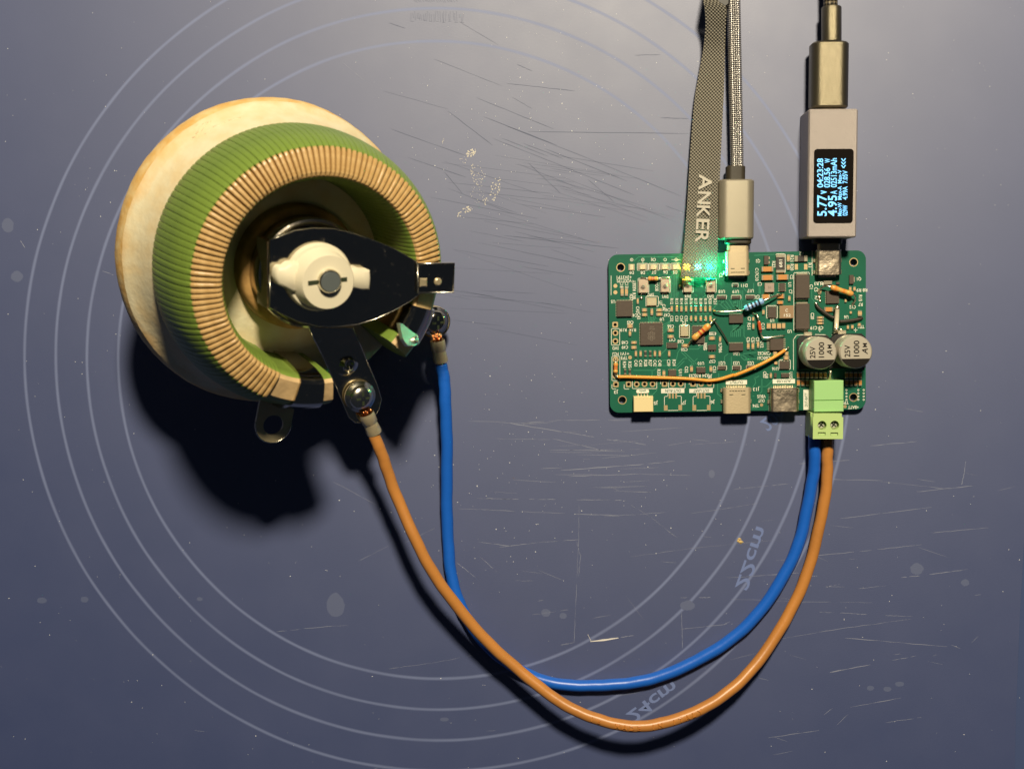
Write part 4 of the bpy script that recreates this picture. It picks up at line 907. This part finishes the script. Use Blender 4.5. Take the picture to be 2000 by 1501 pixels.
# switches -----------------------------------------------------------------
for i, (x0, x1, y0, y1, cx, cy) in enumerate(((553, 690, 535, 725, 615, 640), (862, 985, 535, 715, 922, 630), (1178, 1300, 538, 716, 1240, 620), (1498, 1625, 530, 716, 1562, 622))):
    a = B(1, x0, y0, 1.3); b_ = B(1, x1, y1, 1.3); mb = MB(); X0, X1 = sorted((a.x, b_.x)); Y0, Y1 = sorted((a.y, b_.y))
    mb.box(X0 + .08, Y0 + .08, X1 - .08, Y1 - .08, 0, 1.15, 0, 1); mb.box(X0, Y0, X1, Y1, 1.0, 1.3, .1, 0)
    o = mb.build('push_button', [M_btn, M_black], board); c = B(1, cx, cy, 1.8)
    mb = MB(); mb.cyl(c, .92, 1.28, 1.45, 20, .08); mb.build('button_ring', M_btn, o); mb = MB(); mb.cyl(c, .55, 1.3, 1.85, 18, .12); mb.build('plunger', M_btntop, o)
    mb = MB()
    mb.box((X0 + X1) / 2 - .7, Y1 - .05, (X0 + X1) / 2 + .7, Y1 + .55, 0, .25, .05); mb.box((X0 + X1) / 2 - .7, Y0 - .5, (X0 + X1) / 2 + .7, Y0 + .05, 0, .25, .05); mb.build('solder_tab', M_pin, o)
# through-hole style parts reworked on -------------------------------------
def tubepart(name, pts, rad, mats, idx, label, n=14, leads=()):
    """capsule body from profile list (t, r, material) between two points given as board-local (x,y,h)"""
    p0, p1 = Vector(pts[0]), Vector(pts[1]); d = p1 - p0; mb = MB(); up = Vector((0, 0, 1)); x = d.normalized().cross(up).normalized(); y = x.cross(d.normalized())
    R = [[p0 + d * t + (x * math.cos(2 * math.pi * k / n) + y * math.sin(2 * math.pi * k / n)) * rad * r for k in range(n)] for t, r, m in idx]
    o = len(mb.v)
    for r in R: mb.v += [tuple(v) for v in r]
    for i in range(len(R) - 1):
        for k in range(n): mb.f.append([o + i * n + k, o + i * n + (k + 1) % n, o + (i + 1) * n + (k + 1) % n, o + (i + 1) * n + k]); mb.m.append(idx[i][2])
    mb.f.append([o + k for k in range(n)]); mb.m.append(0); mb.f.append([o + (len(R) - 1) * n + k for k in range(n)]); mb.m.append(0)
    ob = mb.build(name, mats, board, smooth=True, label=label)
    for L_ in leads:
        mb = MB(); mb.tube(spline(L_, 5), .26, 8); mb.build('lead', M_lead, ob, smooth=True)
    return ob
RES = [(0, .35, 0), (.02, .75, 0), (.08, .95, 0), (.16, 1, 1), (.24, .97, 0), (.34, .84, 2), (.43, .82, 0), (.52, .82, 3), (.61, .82, 0), (.70, .84, 4), (.78, .97, 0), (.90, 1, 0), (.97, .75, 0), (1, .35, 0)]
b3 = lambda k, x, y, h: (*B(k, x, y, h), h)
RM_ = [M_obody, M_bandorange, M_bandred, M_bandred, M_bandyel]
tubepart('axial_resistor', (b3(1, 682, 530, 1.4), b3(1, 822, 530, 1.4)), .74, RM_, RES, 'small tan resistor between the reset and boot buttons', leads=[[b3(1, 685, 530, 1.4), b3(1, 650, 525, 1.4), b3(1, 610, 520, .7), b3(1, 600, 520, .2)], [b3(1, 820, 528, 1.4), b3(1, 880, 518, 1.2), b3(1, 950, 515, .6), b3(1, 965, 515, .2)]])
tubepart('axial_resistor', (b3(1, 1545, 1172, 2.4), b3(1, 1305, 1375, 2.0)), 1.0, RM_, RES, 'tan resistor with orange bands slanting over a chip', leads=[[b3(1, 1540, 1178, 2.4), b3(1, 1580, 1130, 2.2), b3(1, 1615, 1110, 1.2), b3(1, 1630, 1090, .3)], [b3(1, 1310, 1372, 2.0), b3(1, 1275, 1405, 1.6), b3(1, 1250, 1440, .8), b3(1, 1240, 1460, .4)]])
tubepart('axial_resistor', (b3(2, 1375, 645, 2.6), b3(2, 1690, 748, 2.2)), .88, [M_obody, M_bandorange, M_bandyel, M_bandorange, M_bandyel], RES, 'tan resistor bridging the parts at the right edge', leads=[[b3(2, 1380, 645, 2.6), b3(2, 1320, 630, 2.3), b3(2, 1255, 650, 1.5), b3(2, 1215, 700, .8), b3(2, 1225, 730, .3)], [b3(2, 1680, 745, 2.2), b3(2, 1715, 775, 1.8), b3(2, 1715, 840, 1.0), b3(2, 1680, 880, .4)]])
tubepart('axial_resistor', (b3(3, 234, 415, 1.3), b3(3, 230, 560, 1.3)), .74, RM_, RES, 'small tan resistor standing in the left header box', leads=[[b3(3, 234, 418, 1.3), b3(3, 234, 395, 1.1), b3(3, 233, 372, .2)], [b3(3, 230, 556, 1.3), b3(3, 232, 580, 1.1), b3(3, 240, 604, .3)]])
tubepart('axial_resistor', (b3(2, 172, 950, 2.6), b3(2, 442, 832, 3.0)), 1.05, [M_bbody, M_bandblk, M_bandblk, M_bandblk, M_bandblk], RES, 'pale blue resistor with dark bands', leads=[[b3(2, 180, 946, 2.6), b3(2, 120, 975, 2.4), b3(2, -40, 985, 2.2), (*B(1, 1700, 990, 2.0), 2.0), (*B(1, 1615, 980, 1.4), 1.4), (*B(1, 1600, 970, .3), .3)], [b3(2, 436, 836, 3.0), b3(2, 520, 800, 2.8), b3(2, 620, 765, 1.8), b3(2, 690, 748, 1.0)]])
tubepart('glass_diode', (b3(2, 372, 1118, 1.5), b3(2, 398, 1278, 1.5)), .50, [M_glass, M_bandblk], [(0, .4, 0), (.05, .85, 0), (.15, 1, 0), (.5, 1, 0), (.78, 1, 1), (.92, 1, 0), (.97, .85, 0), (1, .4, 0)], 'small red glass diode with bent leads', leads=[[b3(2, 374, 1125, 1.5), b3(2, 358, 1060, 1.4), b3(2, 330, 1020, .9), b3(2, 300, 1018, .3)], [b3(2, 398, 1270, 1.5), b3(2, 410, 1320, 1.5), b3(2, 445, 1352, 1.6), b3(2, 560, 1345, 1.7), b3(2, 735, 1322, 1.1)]])
tubepart('glass_fuse', (b3(2, 1468, 905, 2.2), b3(2, 1450, 1262, 2.2)), .78, [M_lead, M_clear], [(0, .5, 0), (.02, 1, 0), (.13, 1, 1), (.14, .9, 1), (.86, .9, 1), (.87, 1, 0), (.98, 1, 0), (1, .5, 0)], 'pale glass tube fuse standing beside the two capacitors', 14)
mb = MB(); mb.tube(spline([b3(2, 1172, 880, .5), b3(2, 1200, 930, .8), b3(2, 1290, 1000, 1.0), b3(2, 1385, 1060, 1.2), b3(2, 1440, 1075, 1.3)], 6), .5, 10); mb.build('rework_wire', M_blackwire, board, smooth=True)
mb = MB(); mb.tube(spline([b3(2, 1500, 1125, 1.3), b3(2, 1580, 1122, 1.2), b3(2, 1680, 1110, .9), b3(2, 1770, 1092, .6), b3(2, 1810, 1080, .3)], 6), .5, 10); mb.build('rework_wire', M_blackwire, board, smooth=True)
mb = MB(); mb.tube(spline([b3(1, 1605, 1115, .6), b3(1, 1650, 1175, 1.0), b3(1, 1740, 1310, 1.1), b3(1, 1800, 1430, .8)], 6), .2, 8); mb.build('rework_wire', M_blackwire, board, smooth=True)
jp = [b3(3, 262, 612, 1.4), b3(3, 420, 612, 1.3), b3(3, 700, 620, 1.3), b3(3, 1000, 628, 1.2), b3(3, 1250, 640, 1.2), b3(3, 1420, 655, 1.1), b3(3, 1530, 664, 1.0), b3(3, 1680, 646, 1.2), b3(3, 1860, 592, 1.6), b3(4, 50, 585, 2.0), b3(4, 250, 505, 2.4), b3(4, 450, 412, 2.5), b3(4, 620, 315, 2.3), b3(4, 735, 240, 1.7)]
mb = MB(); mb.tube(spline(jp, 8), [.50] * 103 + [.42, .4] if False else .50, 14); jw = mb.build('jumper_wire', M_jumper, board, smooth=True)
mb = MB(); mb.tube([b3(4, 728, 246, 1.75), b3(4, 770, 222, 1.3), b3(4, 785, 212, .9)], .24, 8); mb.build('bare_end', M_lead, jw, smooth=True)
mb = MB(); mb.tube([b3(3, 270, 612, 1.4), b3(3, 240, 606, .9), b3(3, 230, 600, .3)], .24, 8); mb.build('bare_end', M_lead, jw, smooth=True)
# solder blobs
mb = MB()
for k, x, y, r in ((3,240,606,.55),(3,233,372,.5),(4,785,212,.5),(2,300,1018,.5),(2,1222,730,.6),(2,1172,878,.6),(2,1690,880,.6),(2,1810,1080,.55),(1,1605,1110,.6),(1,1600,970,.45),(1,965,515,.5),(1,600,522,.55),(1,590,800,.6),(1,1560,515,.7),(2,1215,790,.7),(2,1205,720,.5),(2,1230,840,.5),(2,1440,1275,.8),(2,1520,1240,.6)):
    c = B(k, x, y, .3); mb.lathe([(r, 0.01), (r * .9, r * .4), (r * .5, r * .7), (.01, r * .8)], 10, c)
mb.build('solder_blob', M_lead, board, smooth=True, kind='stuff')
# usb sockets on the board -------------------------------------------------
def usb(k0, x0, y0, k1, x1, y1, m, name, pins_top=True, slots=True):
    h = 3.2; a = B(k0, x0, y0, h); b_ = B(k1, x1, y1, h); X0, X1 = sorted((a.x, b_.x)); Y0, Y1 = sorted((a.y, b_.y)); mb = MB(); r = 1.1; n = 6
    # rounded hollow shell seen from above: cross-section in XZ swept along Y
    sec = [(x, z) for x, z in rrect(X0, .05, X1, h, r, n)]
    R = [[(x, Y0 + .0, z) for x, z in sec], [(x, Y1, z) for x, z in sec]]
    sec2 = [(x, z) for x, z in rrect(X0 + .3, .35, X1 - .3, h - .3, r - .3, n)]
    openY = Y0 if pins_top else Y1; back = Y1 if pins_top else Y0
    ra = [(x, openY, z) for x, z in sec]; rb = [(x, back, z) for x, z in sec]; rc = [(x, openY, z) for x, z in sec2]; rd = [(x, back + (.8 if not pins_top else -.8), z) for x, z in sec2]
    rr = [rb, ra, rc, rd]
    if pins_top: rr = rr[::-1]
    mb.rings(rr, True, True)
    o = mb.build(name, m, board, auto=40)
    s = 1 if pins_top else -1
    mb = MB()
    for i in range(12):
        cx = X0 + (X1 - X0) * (.14 + .72 * (i + .5) / 12); mb.box(cx - .16, back - .1 * s, cx + .16, back + .75 * s, 0, .3)
    mb.build('pins', M_pin, o, kind='stuff')
    if slots:
        mb = MB()
        for i in range(6):
            cx = X0 + (X1 - X0) * (.2 + .6 * (i + .5) / 6); y = back - .95 * s; mb.box(cx - .32, y - .12, cx + .32, y + .12, h - .05, h + .012)
        for f_ in (.28, .72):
            cx = X0 + (X1 - X0) * f_; y = back - 2.1 * s; mb.box(cx - .6, y - .12, cx + .6, y + .12, h - .05, h + .012)
        mb.build('shell_slot', M_slot, o)
    mb = MB()
    for X, sg in ((X0, -1), (X1, 1)):
        for y in (back - .9 * s, back - 4.4 * s): mb.box(X - .1 * sg, y - .6, X + .55 * sg, y + .6, 0, .7, .2)
    mb.build('shell_leg', M_pin, o)
    return o, (X0, Y0, X1, Y1)
usb(3, 1738, 768, 4, 266, 1118, M_usbshell, 'usb_socket')
usb(4, 540, 772, 4, 936, 1092, M_usbdark, 'usb_socket')
_, UL = usb(1, 1772, 150, 2, 240, 482, M_usbshell, 'usb_socket', False)
_, UR = usb(2, 1182, 128, 2, 1532, 470, M_usbdark, 'usb_socket', False, False)
# cream connector
a = B(3, 483, 886, 2.9); b_ = B(3, 757, 1098, 2.9); X0, X1 = sorted((a.x, b_.x)); Y0, Y1 = sorted((a.y, b_.y)); mb = MB(); mb.box(X0, Y0, X1, Y1, 0, 2.9, .15); cc = mb.build('cream_connector', M_cream, board)
mb = MB(); mb.box(X0 + .5, Y0 - .02, X1 - .5, Y0 + .6, .5, 2.3); mb.build('connector_mouth', M_slot, cc)
mb = MB()
for i in range(4): cx = X0 + (X1 - X0) * (.26 + .16 * i); mb.box(cx - .2, Y1, cx + .2, Y1 + .95, 0, .5)
mb.build('pins', M_pin, cc, kind='stuff')
mb = MB()
for i in range(5): cx = X0 + (X1 - X0) * (.14 + .18 * i); mb.box(cx - .14, Y1 - .8, cx + .14, Y1 - .62, 2.85, 2.915)
mb.build('moulding_mark', mat('cream_shade', (.60, .46, .22), .6), cc)
# electrolytic capacitors
for (X, Y, R) in ((1237, 283, 226), (1726, 265, 232)):
    h = 10.4; c = B(4, X, Y, h); r = R / 7.143 / 6.235 * (CAM_H - BZ - h) / CAM_H
    mb = MB(); hw = r + .25; mb.prism([(c.x - hw, c.y - hw), (c.x + hw, c.y - hw), (c.x + hw, c.y + hw - 1.2), (c.x + hw - 1.2, c.y + hw), (c.x - hw + 1.2, c.y + hw), (c.x - hw, c.y + hw - 1.2)], .02, 1.3, .1)
    cb = mb.build('electrolytic_capacitor', M_black, board)
    mb = MB(); mb.lathe([(r - .2, 1.2), (r, 1.6), (r, 2.3), (r - .22, 2.6), (r - .22, 2.9), (r, 3.2), (r, h - .7), (r - .18, h - .25), (r - .5, h), (.01, h)], 56, c); can = mb.build('can', M_alu, cb, auto=35)
    # dark polarity segment
    mb = MB(); pts = []; rr = r - .35; yc = -r * .40
    a0 = math.asin(yc / rr)
    for i in range(25): t = math.pi - a0 + (math.pi + 2 * a0) * i / 24; pts.append((c.x + rr * math.cos(t), c.y + rr * math.sin(t), h + .02))
    mb.add(pts, [list(range(25))])
    mb.build('polarity_mark', M_dkprint, can)
    mb = MB()
    text(mb, '25V', (c.x - r * .34, c.y - r * .30), (c.x - r * .34, c.y + r * .42), r * .33, h + .025)
    text(mb, '1000', (c.x + r * .20, c.y - r * .27), (c.x + r * .20, c.y + r * .68), r * .33, h + .025)
    text(mb, 'A', (c.x + r * .70, c.y - r * .15), (c.x + r * .70, c.y + r * .20), r * .34, h + .025, shear=.25); text(mb, 'M', (c.x + r * .66, c.y + r * .28), (c.x + r * .66, c.y + r * .52), r * .26, h + .025)
    mb.build('can_lettering', M_dkprint, can)
    mb = MB(); mb.box(c.x - r * .62, c.y + hw - .1, c.x - r * .12, c.y + hw + 1.1, .02, 1.0, .1); mb.build('terminal', M_pin, cb)
# green header
a = B(4, 1142, 668, 7.0); b_ = B(4, 1555, 1096, 7.0); X0, X1 = sorted((a.x, b_.x)); Y0, Y1 = sorted((a.y, b_.y)); ys = B(4, 1142, 946, 7.0).y
mb = MB(); mb.box(X0, ys + .06, X1, Y1, .02, 7.0, .22); mb.box(X0, Y0, X1, ys - .06, .02, 6.95, .15); mb.box(X0 + .2, ys - .1, X1 - .2, ys + .1, .1, 6.6)
hd = mb.build('terminal_header', M_mint, board)
mb = MB(); c = B(4, 1362, 640, .6); mb.tube([(c.x, c.y + 2.6, 1.6), (c.x, c.y + 1.0, .9), (c.x, c.y, .5)], .4, 8); mb.lathe([(.75, .02), (.6, .5), (.3, .8), (.01, .85)], 14, c); mb.build('header_pin', M_pin, hd, smooth=True)

# ================================================================== green terminal plug
pz0, pz1 = .25, 11.0
plug = thing('terminal_plug', 'lime green screw terminal plug gripping the blue and orange brown wires', 'terminal plug', (0, 0, 0))
c4 = lambda X, Y, z=pz1: at(1430 + X / 7.143, 650 + Y / 7.143, z)
a, b_ = c4(1130, 1122), c4(1546, 1478); X0, X1, Y0, Y1 = a.x, b_.x, b_.y, a.y
sc_ = [c4(1255, 1287), c4(1430, 1284)]; sr = 62 / 7.143 / 6.235 * .97
cu = bpy.data.curves.new('b', 'CURVE'); cu.dimensions = '2D'; cu.fill_mode = 'BOTH'; cu.extrude = (pz1 - 7.5) / 2 * S
nt_ = [(X0, Y0), (X1, Y0), (X1, Y1 - 1.1), (X1 - .45, Y1 - 1.1), (X1 - .45, Y1), (X0 + .2, Y1), (X0 + .2, Y1 - 1.1), (X0, Y1 - 1.1)]
poly(nt_)
for c in sc_: poly(circ(c, sr, 24))
slots = [(c4(1197, 1384), c4(1303, 1426)), (c4(1373, 1388), c4(1478, 1430))]
for p, q in slots: poly([(p.x, q.y), (q.x, q.y), (q.x, p.y), (p.x, p.y)])
ob = bpy.data.objects.new('b', cu); me = bpy.data.meshes.new_from_object(ob); bpy.data.objects.remove(ob); bpy.data.curves.remove(cu)
for v in me.vertices: v.co.z += (pz1 + 7.5) / 2 * S
me.materials.append(M_lime); me.name = 'plug_top'
po = bpy.data.objects.new('plug_top', me); COL.objects.link(po); po.parent = plug
mb = MB(); zt = 7.49
# lower body with two wire mouths in the front face
mb.box(X0, Y0 + 3.0, X1, Y1, pz0, zt); mb.box(X0, Y0, X1, Y0 + 3.0, pz0, 2.0); mb.box(X0, Y0, X1, Y0 + 3.0, 7.0, zt)
xm = (X0 + X1) / 2; mb.box(X0, Y0, X0 + .35, Y0 + 3.0, 2.0, 7.0); mb.box(xm - .12, Y0, xm + .12, Y0 + 3.0, 2.0, 7.0); mb.box(X1 - .35, Y0, X1, Y0 + 3.0, 2.0, 7.0)
mb.build('plug_body', M_lime, plug)
for c in sc_:
    mb = MB(); mb.cyl(c, sr - .12, 7.5, 9.7, 24, .3); so = mb.build('clamp_screw', M_screw, plug)
    mb = MB(); d = Vector((.62, .78)); n_ = Vector((-d.y, d.x)) * .2
    for d_, n2 in ((d, n_), (Vector((-d.y, d.x)), d * .2)):
        c2 = Vector((c.x, c.y)); mb.prism([c2 - d_ * .9 - n2, c2 + d_ * .9 - n2, c2 + d_ * .9 + n2, c2 - d_ * .9 + n2], 9.65, 9.72)
    mb.build('cross_slot', M_slot, so)
mb = MB()
for p, q in slots: mb.box(p.x + .15, q.y, q.x - .15, q.y + .62 * (p.y - q.y), 7.5, pz1 - .25, .05)
mb.build('latch_step', M_lime, plug)

# ================================================================== left usb cable, strap, meter, right cable
def rounded_bar(mb, x0, x1, y0, y1, z0, z1, r, ch=.4, n=6, m=0):
    sec = rrect(x0, z0, x1, z1, r, n); si = inset(sec, ch)
    mb.rings([[(x, y0, z) for x, z in si], [(x, y0 + ch, z) for x, z in sec], [(x, y1 - ch, z) for x, z in sec], [(x, y1, z) for x, z in si]], True, True, m)
def uvtube(name, pts, r, m, parent, n=28):
    P = spline(pts, 6); mb = MB(); mb.tube(P, r, n, cap=True); o = mb.build(name, m, parent, smooth=True)
    me = o.data; uvl = me.uv_layers.new(name='UVMap'); L = [0]
    for a, b_ in zip(P, P[1:]): L.append(L[-1] + (b_ - a).length)
    for p in me.polygons:
        vs = [me.loops[l].vertex_index for l in p.loop_indices]
        ks = [v % n for v in vs]; wrap = max(ks) == n - 1 and min(ks) == 0 and len(vs) == 4
        for l, v, k in zip(p.loop_indices, vs, ks):
            kk = n if (wrap and k == 0) else k; uvl.data[l].uv = (kk / n * 2 * math.pi * r, L[min(v // n, len(L) - 1)])
    return o
cab = thing('usb_cable', 'silver braided usb cable with a champagne metal plug, next to the woven strap', 'usb cable', (0, 0, 0))
zc = BZ + 1.6
uvtube('braided_cord', [at(1431, -260, 6), at(1432, -120, 6), at(1433, 0, 5.6), at(1435, 100, 5), at(1437, 200, 4.6), at(1439, 300, 4.4), at(1439, 335, 4.4)], 2.02, M_braid, cab)
p, q = at(1420, 323, 6.9), at(1457, 350, 6.9); mb = MB(); rounded_bar(mb, p.x, q.x, q.y - .5, p.y, zc - 2.5, zc + 2.5, 1.6, .3); mb.build('cord_collar', M_rubber, cab, auto=40)
p, q = at(1406, 350, 7.6), at(1474, 466, 7.6); mb = MB(); rounded_bar(mb, p.x, q.x, q.y, p.y, .9, 7.9, 2.6, .45, 8); mb.build('plug_housing', M_plug, cab, auto=40)
p, q = at(1417, 466, 6.4), at(1469, 476, 6.4); mb = MB(); rounded_bar(mb, p.x, q.x, q.y, p.y + .3, zc - 2.3, zc + 2.3, 1.9, .3, 6); mb.build('plug_neck', M_rubber, cab, auto=40)
p = at(1419, 476, 5.6); q = at(1463, 476, 5.6); yb = bw((UL[0], UL[3]), 0).y - 5.0; mb = MB(); rounded_bar(mb, p.x + .3, q.x, yb, p.y + .3, zc - 1.2, zc + 1.2, 1.15, .1, 6); mb.build('plug_tip', M_usbshell, cab, auto=40)
# strap
edge = [(-60, 1384, 1402, 11), (-25, 1378, 1398, 12), (0, 1374, 1402, 11.5), (14, 1376, 1418, 10.8), (40, 1378, 1418, 9), (65, 1377, 1417, 7.2), (100, 1373, 1416, 5.2), (150, 1364, 1415, 4.2), (200, 1356, 1413, 3.8), (300, 1348, 1408, 3.7), (400, 1342, 1404, 4.2), (450, 1338.5, 1402.5, 5.0), (480, 1336, 1402, 5.6), (510, 1333, 1401, 5.9), (530, 1331, 1400, 5.9), (541, 1330, 1399, 5.8)]
LIFT = {400: .4, 450: 1.6, 480: 2.6, 510: 3.3, 530: 3.5, 541: 3.5}
sp_l = spline([at(x0, y, z + LIFT.get(y, 0)) for y, x0, x1, z in edge], 5); sp_r = spline([at(x1, y, z) for y, x0, x1, z in edge], 5)
strap = thing('cable_strap', 'grey woven strap with pale lettering lying over the glowing leds', 'cable strap', (0, 0, 0))
mb = MB(); R = []; NC = 8; th = .8
for a, b_ in zip(sp_l, sp_r):
    top = [a.lerp(b_, i / NC) + Vector((0, 0, .12 * math.sin(math.pi * i / NC))) for i in range(NC + 1)]; R.append(top + [p - Vector((0, 0, th)) for p in top[::-1]])
mb.rings(R, True, True); so = mb.build('woven_band', M_strap, strap, auto=50)
me = so.data; uvl = me.uv_layers.new(name='UVMap'); NR = 2 * (NC + 1); L = [0]
for a, b_ in zip(sp_l, sp_l[1:]): L.append(L[-1] + (b_ - a).length)
for p in me.polygons:
    for l in p.loop_indices:
        v = me.loops[l].vertex_index; i = v % NR; k = v // NR; i = i if i <= NC else NR - 1 - i; wd = (sp_r[k] - sp_l[k]).length; uvl.data[l].uv = ((i / NC - .5) * wd, L[k])
mb = MB()
def on_strap(px, py): return at(px, py, 5.0)
for ch, y0, y1, xo in (('A', 340, 371, 1365.5), ('N', 374, 398, 1363.5), ('K', 401, 424, 1361.5), ('E', 427, 448, 1360.5), ('R', 450, 473, 1359)):
    z = 4.35 if y1 < 400 else (5.2 if y1 < 430 else (6.1 if y1 < 455 else 6.9))
    text(mb, ch, at(xo + .3, y0, z), at(xo - .9, y1, z), 3.9, z + .18)
mb.build('strap_lettering', M_strapink, strap)
mb = MB(); mb.prism([tuple(at(x, y, 8)[:2]) for x, y in ((1396, -40), (1426, -40), (1424, 10), (1415, 17), (1404, 12), (1396, 6))], 2.5, 9.0, .4); mb.build('strap_buckle', M_black, strap)
# meter
met = thing('usb_meter', 'slim aluminium usb power meter with a lit blue readout', 'usb meter', (0, 0, 0))
mt = 12.6; p, q = at(1580, 213, mt), at(1673, 463, mt); X0, X1, Y0, Y1 = p.x, q.x, q.y, p.y
mb = MB(); ch = .7
sec = [(X0, .5), (X0 + .5, .25), (X1 - .5, .25), (X1, .5), (X1, mt - ch), (X1 - ch * .7, mt), (X0 + ch * .55, mt), (X0, mt - ch)]; si = inset(sec, .35)
sec = sec; n = len(sec)
mb.rings([[(x, Y0, z) for x, z in si], [(x, Y0 + .35, z) for x, z in sec], [(x, Y1 - .35, z) for x, z in sec], [(x, Y1, z) for x, z in si]], True, True)
bdy = mb.build('meter_body', M_meter, met)
p, q = at(1590, 291, mt + .05), at(1665.5, 436, mt + .05); mb = MB(); mb.prism(rrect(p.x, q.y, q.x, p.y, 1.0), mt - .3, mt + .06, .04); scr = mb.build('screen', M_screen, met)
mb = MB(); K = lambda X, Y: at(1570 + X / 9.383, 290 + Y / 9.383, mt + .075)
def rd(t, xb, xt, yb, yt): h = abs(xb - xt) / 9.383 / 6.235 * (CAM_H - mt) / CAM_H; text(mb, t, K(xb, yb), K(xb, yt), h, mt + .075)
rd('5.77', 415, 250, 1238, 850); rd('v', 415, 262, 835, 765); rd('04:23:28', 352, 247, 715, 182); rd('028.56', 478, 372, 715, 355); rd('W', 478, 385, 262, 182); rd('4.95', 602, 445, 1238, 858); rd('A', 605, 490, 838, 770); rd('02513mAh', 602, 497, 712, 178)
rd('Max-W', 692, 622, 1235, 990); rd('Max-A', 692, 622, 940, 690); rd('Max-V', 692, 622, 640, 392); rd('029W', 798, 712, 1230, 1035); rd('4.99A', 798, 712, 938, 695); rd('7.05V', 798, 712, 640, 402); rd('<<<', 790, 668, 358, 182)
mb.build('screen_readout', M_oled, scr)
p, q = at(1588, 463, 6), at(1646, 476, 6); mb = MB(); rounded_bar(mb, p.x, q.x, q.y, p.y + 1.0, zc - 2.2, zc + 2.2, 1.6, .2); mb.build('plug_neck', M_black, met, auto=40)
p, q = at(1598, 470, 5.6), at(1642, 470, 5.6); yb = bw((UR[0], UR[3]), 0).y - 5.0; mb = MB(); rounded_bar(mb, p.x, q.x, yb, p.y, zc - 1.2, zc + 1.2, 1.15, .1, 6); mb.build('plug_tip', M_usbshell, met, auto=40)
# right cable
rc = thing('usb_cable', 'black braided usb cable with a dark metal barrel plug pushed into the meter', 'usb cable', (0, 0, 0)); zm = 6.6
uvtube('braided_cord', [at(1621, -260, 8), at(1621, -120, 7.5), at(1622, -40, 7), at(1622, 20, zm)], 2.1, M_blkbraid, rc)
P = [at(1624, y, zm) for y in (14, 16, 82)]; mb = MB(); mb.tube([P[0], P[1], P[2]], [2.75, 2.95, 2.95], 32); mb.build('strain_relief', M_blkmetal, rc, auto=40)
p, q = at(1588, 80, zm + 4), at(1660, 209, zm + 4); mb = MB(); rounded_bar(mb, p.x, q.x, q.y, p.y, zm - 4.4, zm + 4.6, 3.3, .5, 10); mb.build('plug_housing', M_blkmetal, rc, auto=40)
p, q = at(1603, 206, zm + 2), at(1646, 216, zm + 2); mb = MB(); rounded_bar(mb, p.x, q.x, q.y - 4, p.y + 1, zm - 1.3, zm + 1.4, 1.2, .1); mb.build('plug_tip', M_usbshell, rc, auto=40)
